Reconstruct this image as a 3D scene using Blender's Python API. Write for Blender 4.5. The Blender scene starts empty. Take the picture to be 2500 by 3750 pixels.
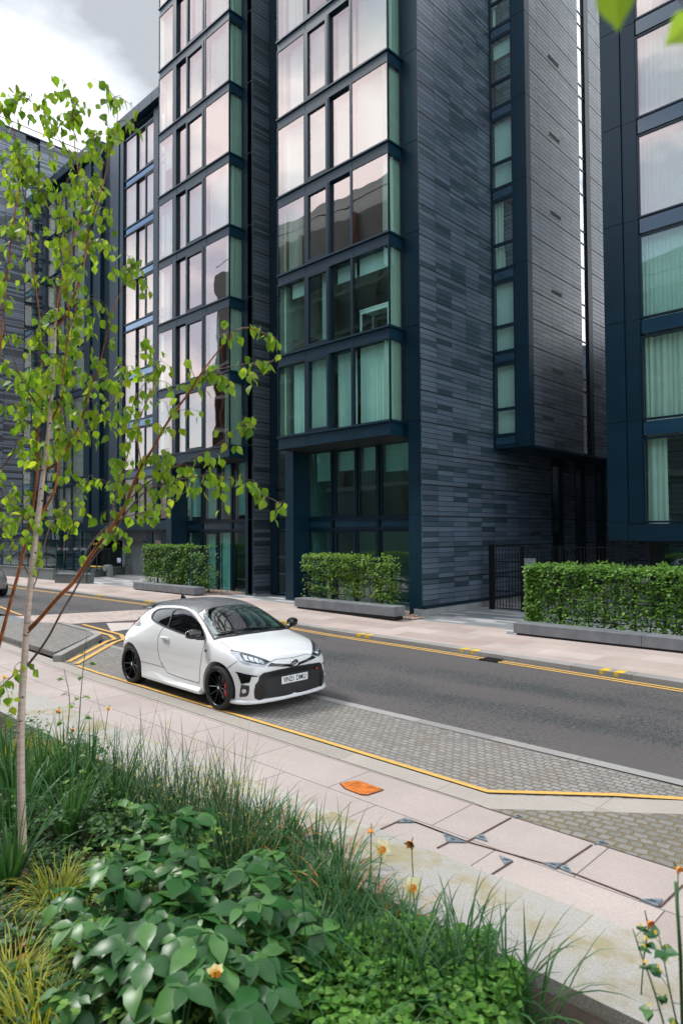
import bpy, bmesh, math, random
from mathutils import Vector, Matrix, noise
from mathutils.bvhtree import BVHTree
random.seed(11)
R = math.radians
sc = bpy.context.scene
COL = sc.collection

# ---------------------------------------------------------------- camera
CAMH = 2.485
FPX = 2464.1
PITCH, ROLL, YAW = 3.1688e-2, -5.46e-3, -0.76655
_f = Vector((math.sin(YAW)*math.cos(PITCH), math.cos(YAW)*math.cos(PITCH), math.sin(PITCH)))
_r = Vector((math.cos(YAW), -math.sin(YAW), 0)); _u = _r.cross(_f)
_r2 = _r*math.cos(ROLL)+_u*math.sin(ROLL); _u2 = -_r*math.sin(ROLL)+_u*math.cos(ROLL)
cam = bpy.data.objects.new('camera', bpy.data.cameras.new('camera')); COL.objects.link(cam)
cam.matrix_world = Matrix(((_r2.x,_u2.x,-_f.x,0),(_r2.y,_u2.y,-_f.y,0),(_r2.z,_u2.z,-_f.z,CAMH),(0,0,0,1)))
cd = cam.data; cd.sensor_fit = 'VERTICAL'; cd.sensor_height = 36; cd.sensor_width = 24
cd.lens = 36*FPX/3750; cd.clip_start = .05; cd.clip_end = 900
cd.dof.use_dof = True; cd.dof.focus_distance = 10.5; cd.dof.aperture_fstop = 2.2
sc.camera = cam
CAM = Vector((0,0,CAMH))
def ray(x, y):                      # direction through a pixel of the 2500x3750 photo, forward part 1
    return _r2*((x-1250)/FPX) + _u2*(-(y-1875)/FPX) + _f
def at_depth(x, y, d): return CAM + ray(x, y)*d

# ---------------------------------------------------------------- sky and sun
SUN_EL, SUN_AZ = 52, 250            # azimuth of the sun, degrees from +Y towards +X
w = bpy.data.worlds.new('World'); sc.world = w; w.use_nodes = True
nt = w.node_tree; nt.nodes.clear(); L = nt.links.new
out = nt.nodes.new('ShaderNodeOutputWorld')
sky = nt.nodes.new('ShaderNodeTexSky'); sky.sky_type = 'NISHITA'; sky.sun_disc = False
sky.sun_elevation = R(SUN_EL); sky.sun_rotation = R(SUN_AZ)
bs = nt.nodes.new('ShaderNodeBackground'); bs.inputs[1].default_value = .10; L(sky.outputs[0], bs.inputs[0])
tc = nt.nodes.new('ShaderNodeTexCoord'); mp = nt.nodes.new('ShaderNodeMapping')
mp.inputs['Scale'].default_value = (1.2, 1.2, 2.6); mp.inputs['Location'].default_value = (3.3, 1.15, .7)
L(tc.outputs['Generated'], mp.inputs[0])
n1 = nt.nodes.new('ShaderNodeTexNoise'); n1.inputs['Scale'].default_value = 1.6; n1.inputs['Detail'].default_value = 7
n1.inputs['Roughness'].default_value = .5; L(mp.outputs[0], n1.inputs['Vector'])
cr = nt.nodes.new('ShaderNodeValToRGB'); e = cr.color_ramp.elements
e[0].position = .26; e[0].color = (.25,.265,.29,1); e[1].position = .53; e[1].color = (.93,.975,1.03,1)
L(n1.outputs[0], cr.inputs[0])
bc = nt.nodes.new('ShaderNodeBackground'); bc.inputs[1].default_value = 1.22; L(cr.outputs[0], bc.inputs[0])
n2 = nt.nodes.new('ShaderNodeTexNoise'); n2.inputs['Scale'].default_value = 2.3; n2.inputs['Detail'].default_value = 6
mp2 = nt.nodes.new('ShaderNodeMapping'); mp2.inputs['Location'].default_value = (8.1, 2.2, 5.0); mp2.inputs['Scale'].default_value = (1,1,2.2)
L(tc.outputs['Generated'], mp2.inputs[0]); L(mp2.outputs[0], n2.inputs['Vector'])
cr2 = nt.nodes.new('ShaderNodeValToRGB'); e = cr2.color_ramp.elements
e[0].position = .40; e[0].color = (.25,.25,.25,1); e[1].position = .50; e[1].color = (1,1,1,1)
L(n2.outputs[0], cr2.inputs[0])
# one heavy grey cloud high on the left, and clearer sky to the south, where the windows look
_D = ray(250, 130).normalized()
dp = nt.nodes.new('ShaderNodeVectorMath'); dp.operation = 'DOT_PRODUCT'; L(tc.outputs['Generated'], dp.inputs[0]); dp.inputs[1].default_value = _D
g1 = nt.nodes.new('ShaderNodeMapRange'); g1.inputs[1].default_value = .93; g1.inputs[2].default_value = 1.0; g1.inputs[3].default_value = 0; g1.inputs[4].default_value = .175; L(dp.outputs['Value'], g1.inputs[0])
sb = nt.nodes.new('ShaderNodeMath'); sb.operation = 'SUBTRACT'; L(n1.outputs[0], sb.inputs[0]); L(g1.outputs[0], sb.inputs[1]); L(sb.outputs[0], cr.inputs[0])
sy = nt.nodes.new('ShaderNodeSeparateXYZ'); L(tc.outputs['Generated'], sy.inputs[0])
g2 = nt.nodes.new('ShaderNodeMapRange'); g2.inputs[1].default_value = -.1; g2.inputs[2].default_value = -.6; g2.inputs[3].default_value = .06; g2.inputs[4].default_value = -.09; L(sy.outputs[1], g2.inputs[0])
ad = nt.nodes.new('ShaderNodeMath'); ad.operation = 'ADD'; L(n2.outputs[0], ad.inputs[0]); L(g2.outputs[0], ad.inputs[1]); g3 = nt.nodes.new('ShaderNodeMath'); g3.operation = 'MULTIPLY_ADD'; L(g1.outputs[0], g3.inputs[0]); g3.inputs[1].default_value = 2.5; L(ad.outputs[0], g3.inputs[2]); L(g3.outputs[0], cr2.inputs[0])
mx = nt.nodes.new('ShaderNodeMixShader'); L(cr2.outputs[0], mx.inputs[0]); L(bs.outputs[0], mx.inputs[1]); L(bc.outputs[0], mx.inputs[2])
L(mx.outputs[0], out.inputs[0])
sun = bpy.data.objects.new('sun', bpy.data.lights.new('sun', 'SUN')); COL.objects.link(sun)
sun.data.energy = 1.9; sun.data.angle = R(14); sun.data.color = (1,.965,.92)
_sd = Vector((math.sin(R(SUN_AZ))*math.cos(R(SUN_EL)), math.cos(R(SUN_AZ))*math.cos(R(SUN_EL)), math.sin(R(SUN_EL))))
sun.rotation_euler = _sd.to_track_quat('Z', 'Y').to_euler()
sc.view_settings.view_transform = 'Standard'; sc.view_settings.look = 'None'
sc.view_settings.exposure = 0.92; sc.view_settings.gamma = 1
sc.render.engine = 'CYCLES'
sc.cycles.transparent_max_bounces = 16; sc.cycles.max_bounces = 8

# ---------------------------------------------------------------- helpers
def tag(o, label=None, cat=None, group=None, kind=None):
    if label: o['label'] = label
    if cat: o['category'] = cat
    if group: o['group'] = group
    if kind: o['kind'] = kind
    return o
def empty(name, loc=(0,0,0), rz=0):
    o = bpy.data.objects.new(name, None); COL.objects.link(o); o.location = loc; o.rotation_euler = (0,0,rz)
    o.empty_display_size = .2
    return o
def snake_part(o, parent):
    if parent is not None:
        o.parent = parent
    return o
def copy_tree(o, parent=None):
    c = o.copy(); COL.objects.link(c)
    if parent is not None: c.parent = parent
    for ch in [k for k in KIDS.get(o.name, [])]:
        d = copy_tree(ch, c)
        KIDS.setdefault(c.name, []).append(d)
    return c
KIDS = {}
class MB:
    """collects boxes, prisms, tubes and quads; build() links them as ONE mesh object"""
    def __init__(s): s.v = []; s.f = []; s.m = []; s.sm = []
    def add(s, vs, fs, m=0, sm=False):
        b = len(s.v); s.v += [tuple(v) for v in vs]; s.f += [tuple(i+b for i in f) for f in fs]
        s.m += [m]*len(fs); s.sm += [sm]*len(fs); return s
    def box(s, x0, x1, y0, y1, z0, z1, m=0, T=None):
        if x0 > x1: x0, x1 = x1, x0
        if y0 > y1: y0, y1 = y1, y0
        if z0 > z1: z0, z1 = z1, z0
        vs = [(x0,y0,z0),(x1,y0,z0),(x1,y1,z0),(x0,y1,z0),(x0,y0,z1),(x1,y0,z1),(x1,y1,z1),(x0,y1,z1)]
        if T: vs = [T(*v) for v in vs]
        return s.add(vs, [(0,3,2,1),(4,5,6,7),(0,1,5,4),(1,2,6,5),(2,3,7,6),(3,0,4,7)], m)
    def prism(s, poly, z0, z1, m=0):
        n = len(poly)
        vs = [(p[0],p[1],z0) for p in poly]+[(p[0],p[1],z1) for p in poly]
        fs = [tuple(range(n-1,-1,-1)), tuple(range(n,2*n))]+[(i,(i+1)%n,n+(i+1)%n,n+i) for i in range(n)]
        return s.add(vs, fs, m)
    def quad(s, a, b, c, d, m=0): return s.add([a,b,c,d], [(0,1,2,3)], m)
    def tube(s, pts, rad, n=6, m=0, cap=True, sm=True):
        pts = [Vector(p) for p in pts]; rads = rad if isinstance(rad, (list,tuple)) else [rad]*len(pts)
        vs = []; prev = None
        for i, p in enumerate(pts):
            t = (pts[min(i+1,len(pts)-1)]-pts[max(i-1,0)])
            if t.length < 1e-9: t = Vector((0,0,1))
            t.normalize()
            if prev is None: a = t.orthogonal().normalized()
            else:
                a = prev - t*prev.dot(t)
                a = a.normalized() if a.length > 1e-6 else t.orthogonal().normalized()
            prev = a; b = t.cross(a)
            for k in range(n):
                an = 2*math.pi*k/n; vs.append(p+(a*math.cos(an)+b*math.sin(an))*rads[i])
        fs = [(i*n+k, i*n+(k+1)%n, (i+1)*n+(k+1)%n, (i+1)*n+k) for i in range(len(pts)-1) for k in range(n)]
        s.add(vs, fs, m, sm)
        if cap:
            b0 = len(s.v)-len(vs)
            s.f += [tuple(b0+k for k in range(n-1,-1,-1)), tuple(b0+(len(pts)-1)*n+k for k in range(n))]; s.m += [m,m]; s.sm += [False,False]
        return s
    def build(s, name, mats, parent=None, bevel=0):
        me = bpy.data.meshes.new(name); me.from_pydata(s.v, [], s.f)
        for mt in (mats if isinstance(mats, (list,tuple)) else [mats]): me.materials.append(mt)
        me.polygons.foreach_set('material_index', s.m); me.polygons.foreach_set('use_smooth', s.sm); me.update()
        o = bpy.data.objects.new(name, me); COL.objects.link(o)
        if parent is not None:
            o.parent = parent; KIDS.setdefault(parent.name, []).append(o)
        if bevel:
            b = o.modifiers.new('bevel', 'BEVEL'); b.width = bevel; b.segments = 2; b.limit_method = 'ANGLE'
        return o

# ---------------------------------------------------------------- materials
def new_mat(name):
    m = bpy.data.materials.new(name); m.use_nodes = True; nt = m.node_tree
    return m, nt, nt.nodes['Principled BSDF'], nt.links.new
def nd(nt, t, **kw):
    n = nt.nodes.new(t)
    for k, v in kw.items():
        if k.startswith('i_'):
            key = k[2:].replace('_', ' ')
            n.inputs[key if key in n.inputs else int(key)].default_value = v
        else: setattr(n, k, v)
    return n
def ramp(nt, stops):
    n = nt.nodes.new('ShaderNodeValToRGB'); el = n.color_ramp.elements
    while len(el) > len(stops): el.remove(el[-1])
    while len(el) < len(stops): el.new(1)
    for e_, (p, c) in zip(el, stops): e_.position = p; e_.color = (*c, 1) if len(c) == 3 else c
    return n
def simple(name, col, rough=.5, metal=0, var=.12, scale=6, bump=0, bscale=60, spec=.5, coat=0, object_coords=True):
    m, nt, p, L = new_mat(name)
    tc = nd(nt, 'ShaderNodeTexCoord'); n = nd(nt, 'ShaderNodeTexNoise', i_Scale=scale, i_Detail=6)
    L(tc.outputs['Object'], n.inputs['Vector'])
    r = ramp(nt, [(.3, tuple(max(0,c*(1-var)) for c in col)), (.7, tuple(min(1,c*(1+var)) for c in col))])
    L(n.outputs[0], r.inputs[0]); L(r.outputs[0], p.inputs['Base Color'])
    p.inputs['Roughness'].default_value = rough; p.inputs['Metallic'].default_value = metal
    p.inputs['Specular IOR Level'].default_value = spec
    if coat: p.inputs['Coat Weight'].default_value = coat; p.inputs['Coat Roughness'].default_value = .03
    if bump:
        n2 = nd(nt, 'ShaderNodeTexNoise', i_Scale=bscale, i_Detail=4); L(tc.outputs['Object'], n2.inputs['Vector'])
        b = nd(nt, 'ShaderNodeBump', i_Strength=bump, i_Distance=.01); L(n2.outputs[0], b.inputs['Height']); L(b.outputs[0], p.inputs['Normal'])
    return m
def math_(nt, op, a, b=None, c=None):
    n = nt.nodes.new('ShaderNodeMath'); n.operation = op
    for i, x in enumerate((a, b, c)):
        if x is None: continue
        if hasattr(x, 'is_linked') or hasattr(x, 'links'): nt.links.new(x, n.inputs[i])
        else: n.inputs[i].default_value = x
    return n.outputs[0]
def mixc(nt, fac, a, b):
    n = nt.nodes.new('ShaderNodeMix'); n.data_type = 'RGBA'
    for i, x in ((0, fac), (6, a), (7, b)):
        if hasattr(x, 'links'): nt.links.new(x, n.inputs[i])
        else: n.inputs[i].default_value = x if i == 0 else (*x, 1)
    return n.outputs[2]
def tile_material(name, off, cw=.7735, light=(.092,.130,.178), dark=(.036,.070,.094), pd=.26, rough=.26, zoff=.264, thick=6, coat=(.7,.32,1.7)):
    """stacked rectangular rainscreen tiles; a wider shadow gap every sixth row"""
    m, nt, p, L = new_mat(name)
    tc = nd(nt, 'ShaderNodeTexCoord'); s = nd(nt, 'ShaderNodeSeparateXYZ'); L(tc.outputs['Object'], s.inputs[0])
    u = math_(nt, 'DIVIDE', math_(nt, 'SUBTRACT', math_(nt, 'ADD', s.outputs[0], s.outputs[1]), off), cw)
    v = math_(nt, 'DIVIDE', math_(nt, 'SUBTRACT', s.outputs[2], zoff), .15)
    fu = math_(nt, 'FLOOR', u); fv = math_(nt, 'FLOOR', v)
    cb = nd(nt, 'ShaderNodeCombineXYZ'); L(fu, cb.inputs[0]); L(fv, cb.inputs[1])
    wn = nd(nt, 'ShaderNodeTexWhiteNoise', noise_dimensions='2D'); L(cb.outputs[0], wn.inputs['Vector'])
    isd = math_(nt, 'LESS_THAN', wn.outputs['Value'], pd)
    wn2 = nd(nt, 'ShaderNodeTexWhiteNoise', noise_dimensions='2D'); cb2 = nd(nt, 'ShaderNodeCombineXYZ')
    L(math_(nt, 'ADD', fu, 31.7), cb2.inputs[0]); L(math_(nt, 'ADD', fv, 9.3), cb2.inputs[1]); L(cb2.outputs[0], wn2.inputs['Vector'])
    lightc = mixc(nt, wn2.outputs['Value'], tuple(c*.82 for c in light), tuple(min(1,c*1.2) for c in light))
    darkc = mixc(nt, wn2.outputs['Value'], tuple(c*.75 for c in dark), tuple(c*1.3 for c in dark))
    col = mixc(nt, isd, lightc, darkc)
    ns = nd(nt, 'ShaderNodeTexNoise', i_Scale=1.1, i_Detail=6); mpp = nd(nt, 'ShaderNodeMapping'); mpp.inputs['Scale'].default_value = (1,1,.35)
    L(tc.outputs['Object'], mpp.inputs[0]); L(mpp.outputs[0], ns.inputs['Vector'])
    stain = nd(nt, 'ShaderNodeMapRange', i_1=.3, i_2=.75, i_3=.88, i_4=1.1); L(ns.outputs[0], stain.inputs[0])
    vm = nd(nt, 'ShaderNodeVectorMath', operation='SCALE'); L(col, vm.inputs[0]); L(stain.outputs[0], vm.inputs['Scale'])
    # joints
    fru = math_(nt, 'FRACT', u); frv = math_(nt, 'FRACT', v)
    ju = math_(nt, 'LESS_THAN', math_(nt, 'MINIMUM', fru, math_(nt, 'SUBTRACT', 1.0, fru)), .006)
    jv = math_(nt, 'LESS_THAN', math_(nt, 'MINIMUM', frv, math_(nt, 'SUBTRACT', 1.0, frv)), .055)
    v6 = math_(nt, 'DIVIDE', v, float(thick)); fr6 = math_(nt, 'FRACT', math_(nt, 'ADD', v6, .5))
    j6 = math_(nt, 'LESS_THAN', math_(nt, 'ABSOLUTE', math_(nt, 'SUBTRACT', fr6, .5)), .024)
    j = math_(nt, 'MAXIMUM', math_(nt, 'MAXIMUM', ju, jv), j6)
    fin = mixc(nt, j, vm.outputs[0], (.006,.010,.013)); L(fin, p.inputs['Base Color'])
    rr = math_(nt, 'ADD', math_(nt, 'MULTIPLY', j, .5), math_(nt, 'ADD', rough, math_(nt, 'MULTIPLY', wn2.outputs['Value'], .12))); L(rr, p.inputs['Roughness'])
    b = nd(nt, 'ShaderNodeBump', i_Strength=.9, i_Distance=.006); b.invert = True
    fine = nd(nt, 'ShaderNodeTexWave', i_Scale=60); fine.bands_direction = 'Z'; L(tc.outputs['Object'], fine.inputs['Vector'])
    h = math_(nt, 'ADD', j, math_(nt, 'ADD', math_(nt, 'MULTIPLY', fine.outputs[1], .05), 0.0))
    L(h, b.inputs['Height']); L(b.outputs[0], p.inputs['Normal'])
    p.inputs['Specular IOR Level'].default_value = .6; L(math_(nt, 'MULTIPLY', math_(nt, 'SUBTRACT', 1.0, j), coat[0]), p.inputs['Coat Weight']); p.inputs['Coat Roughness'].default_value = coat[1]; p.inputs['Coat IOR'].default_value = coat[2]
    L(b.outputs[0], p.inputs['Coat Normal'])
    return m
def glass_material(name, refl=(1,.81,.755), tint=(.66,.86,.81), fac=.37, wav=.25, rough=.0):
    m, nt, p, L = new_mat(name); nt.nodes.remove(p); o = nt.nodes['Material Output']
    g = nd(nt, 'ShaderNodeBsdfGlossy'); g.inputs['Color'].default_value = (*refl,1); g.inputs['Roughness'].default_value = rough
    t = nd(nt, 'ShaderNodeBsdfTransparent'); t.inputs['Color'].default_value = (*tint,1)
    lw = nd(nt, 'ShaderNodeLayerWeight', i_Blend=.5)
    f5 = math_(nt, 'POWER', lw.outputs['Facing'], 4.0)
    f = math_(nt, 'ADD', fac, math_(nt, 'MULTIPLY', f5, 1-fac))
    mx = nd(nt, 'ShaderNodeMixShader'); L(f, mx.inputs[0]); L(t.outputs[0], mx.inputs[1]); L(g.outputs[0], mx.inputs[2])
    tc = nd(nt, 'ShaderNodeTexCoord'); n = nd(nt, 'ShaderNodeTexNoise', i_Scale=.9, i_Detail=1); L(tc.outputs['Object'], n.inputs['Vector'])
    b = nd(nt, 'ShaderNodeBump', i_Strength=wav, i_Distance=.02); L(n.outputs[0], b.inputs['Height']); L(b.outputs[0], g.inputs['Normal'])
    L(mx.outputs[0], o.inputs[0]); return m
def paving(name, cols, w_, h_, mortar=.004, joint=(.12,.105,.09), rough=.8, offset=.5, bump=.3, rot=0, squash=1, distort=0, moss=None, speck=.12, mossfac=.55, loc=(0,0,0)):
    """slabs or setts as brick bond, with stone speckle, stains and joints"""
    m, nt, p, L = new_mat(name)
    tc = nd(nt, 'ShaderNodeTexCoord'); mp = nd(nt, 'ShaderNodeMapping'); mp.inputs['Rotation'].default_value = (0,0,rot); mp.inputs['Location'].default_value = loc
    L(tc.outputs['Object'], mp.inputs[0]); vec = mp.outputs[0]
    if distort:
        dn = nd(nt, 'ShaderNodeTexNoise', i_Scale=2.2/w_*.35, i_Detail=3); L(vec, dn.inputs['Vector'])
        vs = nd(nt, 'ShaderNodeVectorMath', operation='SUBTRACT'); L(dn.outputs['Color'], vs.inputs[0]); vs.inputs[1].default_value = (.5,.5,.5)
        vm = nd(nt, 'ShaderNodeVectorMath', operation='SCALE'); L(vs.outputs[0], vm.inputs[0]); vm.inputs['Scale'].default_value = distort
        va = nd(nt, 'ShaderNodeVectorMath', operation='ADD'); L(vec, va.inputs[0]); L(vm.outputs[0], va.inputs[1]); vec = va.outputs[0]
    br = nd(nt, 'ShaderNodeTexBrick', offset=offset, squash=squash); br.inputs['Scale'].default_value = 1
    br.inputs['Mortar Size'].default_value = mortar; br.inputs['Mortar Smooth'].default_value = .35; br.inputs['Brick Width'].default_value = w_; br.inputs['Row Height'].default_value = h_
    br.inputs['Color1'].default_value = (0,0,0,1); br.inputs['Color2'].default_value = (1,1,1,1); br.inputs['Mortar'].default_value = (.5,.5,.5,1)
    L(vec, br.inputs['Vector'])
    r = ramp(nt, [(i/(len(cols)-1)*.9+.05, c) for i, c in enumerate(cols)]); L(br.outputs['Color'], r.inputs[0])
    sp = nd(nt, 'ShaderNodeTexNoise', i_Scale=170, i_Detail=3, i_Roughness=.7); L(tc.outputs['Object'], sp.inputs['Vector'])
    spr = nd(nt, 'ShaderNodeMapRange', i_1=.35, i_2=.65, i_3=1-speck, i_4=1+speck); L(sp.outputs[0], spr.inputs[0])
    st = nd(nt, 'ShaderNodeTexNoise', i_Scale=.8, i_Detail=7, i_Roughness=.62); L(tc.outputs['Object'], st.inputs['Vector'])
    stx = nd(nt, 'ShaderNodeMapRange', i_1=.3, i_2=.7, i_3=.86, i_4=1.08); L(st.outputs[0], stx.inputs[0])
    k = math_(nt, 'MULTIPLY', spr.outputs[0], stx.outputs[0])
    vm2 = nd(nt, 'ShaderNodeVectorMath', operation='SCALE'); L(r.outputs[0], vm2.inputs[0]); L(k, vm2.inputs['Scale'])
    c = vm2.outputs[0]
    if moss:
        mo = nd(nt, 'ShaderNodeTexNoise', i_Scale=1.6, i_Detail=8, i_Roughness=.7); L(tc.outputs['Object'], mo.inputs['Vector'])
        mr = nd(nt, 'ShaderNodeMapRange', i_1=.50, i_2=.62, i_3=0, i_4=mossfac); L(mo.outputs[0], mr.inputs[0]); c = mixc(nt, mr.outputs[0], c, moss)
        c2 = mixc(nt, .5, joint, moss)
        fin = mixc(nt, br.outputs['Fac'], c, c2)
    else: fin = mixc(nt, br.outputs['Fac'], c, joint)
    L(fin, p.inputs['Base Color']); p.inputs['Roughness'].default_value = rough; p.inputs['Specular IOR Level'].default_value = .3
    b = nd(nt, 'ShaderNodeBump', i_Strength=bump, i_Distance=.02); b.invert = True
    h = math_(nt, 'SUBTRACT', math_(nt, 'MULTIPLY', br.outputs['Fac'], 1.0), math_(nt, 'MULTIPLY', sp.outputs[0], .25))
    h = math_(nt, 'SUBTRACT', h, math_(nt, 'MULTIPLY', br.outputs['Color'], .15))
    L(h, b.inputs['Height']); L(b.outputs[0], p.inputs['Normal'])
    return m
M = {}
M['panel'] = simple('navy_metal_panel', (.004,.027,.048), .34, 0, .12, 1.3, 0, spec=.36)
M['panel_side'] = M['panel']
M['frame'] = simple('window_frame_paint', (.004,.020,.036), .32, 0, .08, 3, spec=.4)
M['dark'] = simple('dark_soffit', (.007,.011,.014), .6, 0, .1, 3)
M['tile_r'] = tile_material('grey_tiles', -11.57+15.306)
M['tile_l'] = tile_material('charcoal_tiles', -19.17+15.33, light=(.075,.092,.118), dark=(.020,.034,.046))
M['tile_b'] = tile_material('pale_grey_tiles', -10.277+19.237, light=(.13,.158,.19), dark=(.075,.10,.12), pd=.22, coat=(.32,.38,1.6))
M['tile_f'] = tile_material('striped_blue_tiles', -46+14.6, cw=1.55, light=(.16,.20,.26), dark=(.03,.05,.07), pd=.4)
M['glass'] = glass_material('coated_glass')
M['glass_side'] = glass_material('clear_side_glass', refl=(.9,.97,.95), tint=(.66,.90,.84), fac=.16)
M['glass_low'] = glass_material('ground_floor_glass', refl=(.85,.95,1.0), tint=(.50,.90,.86), fac=.15)
M['glass_strip'] = glass_material('strip_glass', refl=(1,1,1), tint=(.5,.72,.66), fac=.72, wav=.9)
M['spandrel'] = simple('blue_glass_spandrel', (.012,.055,.10), .07, 0, .15, 1, spec=1.0)
M['curtain'] = simple('cream_curtain', (.80,.78,.72), .9, 0, .04, 3)
M['blind'] = simple('white_roller_blind', (.86,.86,.84), .9, 0, .02, 2)
M['vblind'] = simple('grey_green_vertical_blind', (.80,.84,.80), .9, 0, .05, 2)
M['room'] = simple('room_wall', (.50,.48,.43), .9, 0, .1, 1)
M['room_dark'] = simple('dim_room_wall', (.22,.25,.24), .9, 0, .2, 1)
M['concrete'] = simple('concrete', (.30,.31,.31), .8, 0, .18, 2.2, .25, 50)
M['bench'] = simple('bench_granite', (.155,.165,.18), .55, 0, .22, 3, .15, 120)
M['bench_top'] = M['bench']
M['black_metal'] = simple('black_metal', (.008,.010,.014), .4, .3, .1, 8)
M['yellow'] = simple('yellow_road_paint', (.56,.33,.08), .8, 0, .12, 14, .3, 120)
M['white_paint'] = simple('white_road_paint', (.46,.41,.375), .8, 0, .12, 10, .3, 120)
M['glass_lowfloor'] = glass_material('low_floor_bay_glass', refl=(.70,.92,.88), tint=(.66,.93,.87), fac=.12)  # weaker, teal reflection put into the colour for the lower bay floors
M['brick'] = paving('red_brick', [(.20,.07,.04),(.33,.14,.08),(.26,.10,.06)], .22, .075, .008, (.35,.32,.28), .9)
M['wood'] = simple('wood', (.30,.15,.07), .6, 0, .2, 5)
# ---------------------------------------------------------------- ground
def gz(x):
    """the street climbs gently to the left"""
    return .017*min(6.5, max(0, -11.5-x))
def sheet(name, poly, z, mat, thick=0, cuts=(-11.5,-14.5,-18.0), zf=None):
    """ground sheet, or a slab when thick > 0, following the street's slope"""
    bm = bmesh.new(); vs = [bm.verts.new((p[0],p[1],0)) for p in poly]; f = bm.faces.new(vs)
    if f.normal.z < 0: f.normal_flip()
    for c in cuts:
        bmesh.ops.bisect_plane(bm, geom=bm.verts[:]+bm.edges[:]+bm.faces[:], plane_co=(c,0,0), plane_no=(1,0,0))
    if thick:
        r = bmesh.ops.extrude_face_region(bm, geom=bm.faces[:]); top = [v for v in r['geom'] if isinstance(v, bmesh.types.BMVert)]
        tops = set(top)
        for v in bm.verts: v.co.z = (z if v in tops else z-thick)
        bmesh.ops.recalc_face_normals(bm, faces=bm.faces[:])
    else:
        for v in bm.verts: v.co.z = z
    for v in bm.verts: v.co.z += gz(v.co.x) + (zf(v.co.x, v.co.y) if zf else 0)
    bmesh.ops.recalc_face_normals(bm, faces=bm.faces[:])
    if not thick:
        for f in bm.faces:
            if f.normal.z < 0: f.normal_flip()
    me = bpy.data.meshes.new(name); bm.to_mesh(me); bm.free(); me.materials.append(mat)
    o = bpy.data.objects.new(name, me); COL.objects.link(o); return o

def asphalt():
    m, nt, p, L = new_mat('asphalt')
    tc = nd(nt, 'ShaderNodeTexCoord'); mp = nd(nt, 'ShaderNodeMapping'); mp.inputs['Scale'].default_value = (.5,1.0,1); L(tc.outputs['Object'], mp.inputs[0])
    sx = nd(nt, 'ShaderNodeSeparateXYZ'); L(tc.outputs['Object'], sx.inputs[0])
    big = nd(nt, 'ShaderNodeTexNoise', i_Scale=.9, i_Detail=5, i_Roughness=.6); L(mp.outputs[0], big.inputs['Vector'])
    mp3 = nd(nt, 'ShaderNodeMapping'); mp3.inputs['Scale'].default_value = (.8,1.2,1); L(tc.outputs['Object'], mp3.inputs[0])
    mid = nd(nt, 'ShaderNodeTexNoise', i_Scale=22, i_Detail=4, i_Roughness=.7); L(mp3.outputs[0], mid.inputs['Vector'])
    fine = nd(nt, 'ShaderNodeTexVoronoi', i_Scale=110); L(tc.outputs['Object'], fine.inputs['Vector'])
    base = ramp(nt, [(.3,(.075,.069,.070)),(.7,(.10,.092,.092))]); L(big.outputs[0], base.inputs[0])
    # open, coarse aggregate patches worn along the wheel tracks
    wy = math_(nt, 'ABSOLUTE', math_(nt, 'SUBTRACT', math_(nt, 'ABSOLUTE', math_(nt, 'SUBTRACT', sx.outputs[1], 9.2)), .75))
    tr = nd(nt, 'ShaderNodeMapRange', i_1=0.0, i_2=.9, i_3=.09, i_4=.0); L(wy, tr.inputs[0])
    sel = math_(nt, 'ADD', math_(nt, 'ADD', math_(nt, 'MULTIPLY', mid.outputs[0], .62), math_(nt, 'MULTIPLY', big.outputs[0], .38)), tr.outputs[0])
    mr = nd(nt, 'ShaderNodeMapRange', i_1=.55, i_2=.58, i_3=0, i_4=1); L(sel, mr.inputs[0])
    rough_c = ramp(nt, [(.1,(.014,.018,.022)),(.6,(.036,.042,.046)),(.95,(.13,.14,.14))]); L(fine.outputs['Color'], rough_c.inputs[0])
    c = mixc(nt, mr.outputs[0], base.outputs[0], rough_c.outputs[0])
    sp = nd(nt, 'ShaderNodeTexNoise', i_Scale=140, i_Detail=3); L(tc.outputs['Object'], sp.inputs['Vector'])
    spr = nd(nt, 'ShaderNodeMapRange', i_1=.3, i_2=.7, i_3=.82, i_4=1.18); L(sp.outputs[0], spr.inputs[0])
    vm = nd(nt, 'ShaderNodeVectorMath', operation='SCALE'); L(c, vm.inputs[0]); L(spr.outputs[0], vm.inputs['Scale'])
    L(vm.outputs[0], p.inputs['Base Color']); p.inputs['Roughness'].default_value = .78; p.inputs['Specular IOR Level'].default_value = .35
    b = nd(nt, 'ShaderNodeBump', i_Strength=.5, i_Distance=.012)
    h = math_(nt, 'ADD', math_(nt, 'MULTIPLY', fine.outputs['Distance'], math_(nt, 'MULTIPLY', mr.outputs[0], -1.0)), math_(nt, 'MULTIPLY', sp.outputs[0], .3))
    L(h, b.inputs['Height']); L(b.outputs[0], p.inputs['Normal'])
    return m
M['asphalt'] = asphalt()
PINK = [(.36,.29,.26),(.43,.355,.32),(.39,.325,.30),(.47,.40,.365)]
M['flag_near'] = paving('pink_granite_flags', [(.33,.28,.262),(.39,.335,.312),(.36,.31,.29)], 1.25, .62, .006, (.10,.085,.08), .75, .5, .25, loc=(.35,.27,0), speck=.2)
M['flag_far'] = paving('far_pink_flags', PINK, 1.2, .62, .004, (.27,.21,.19), .75, .5, .2, loc=(0,.1,0), speck=.06)
M['table'] = paving('pink_setts', PINK, .2, .1, .002, (.33,.27,.24), .8, .5, .2, speck=.06)
M['grey_mix'] = paving('mixed_grey_slabs', [(.17,.19,.20),(.22,.24,.245),(.20,.22,.23),(.45,.44,.43),(.48,.47,.46)], .95, .24, .003, (.10,.11,.11), .75, .5, .15, speck=.06)
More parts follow.
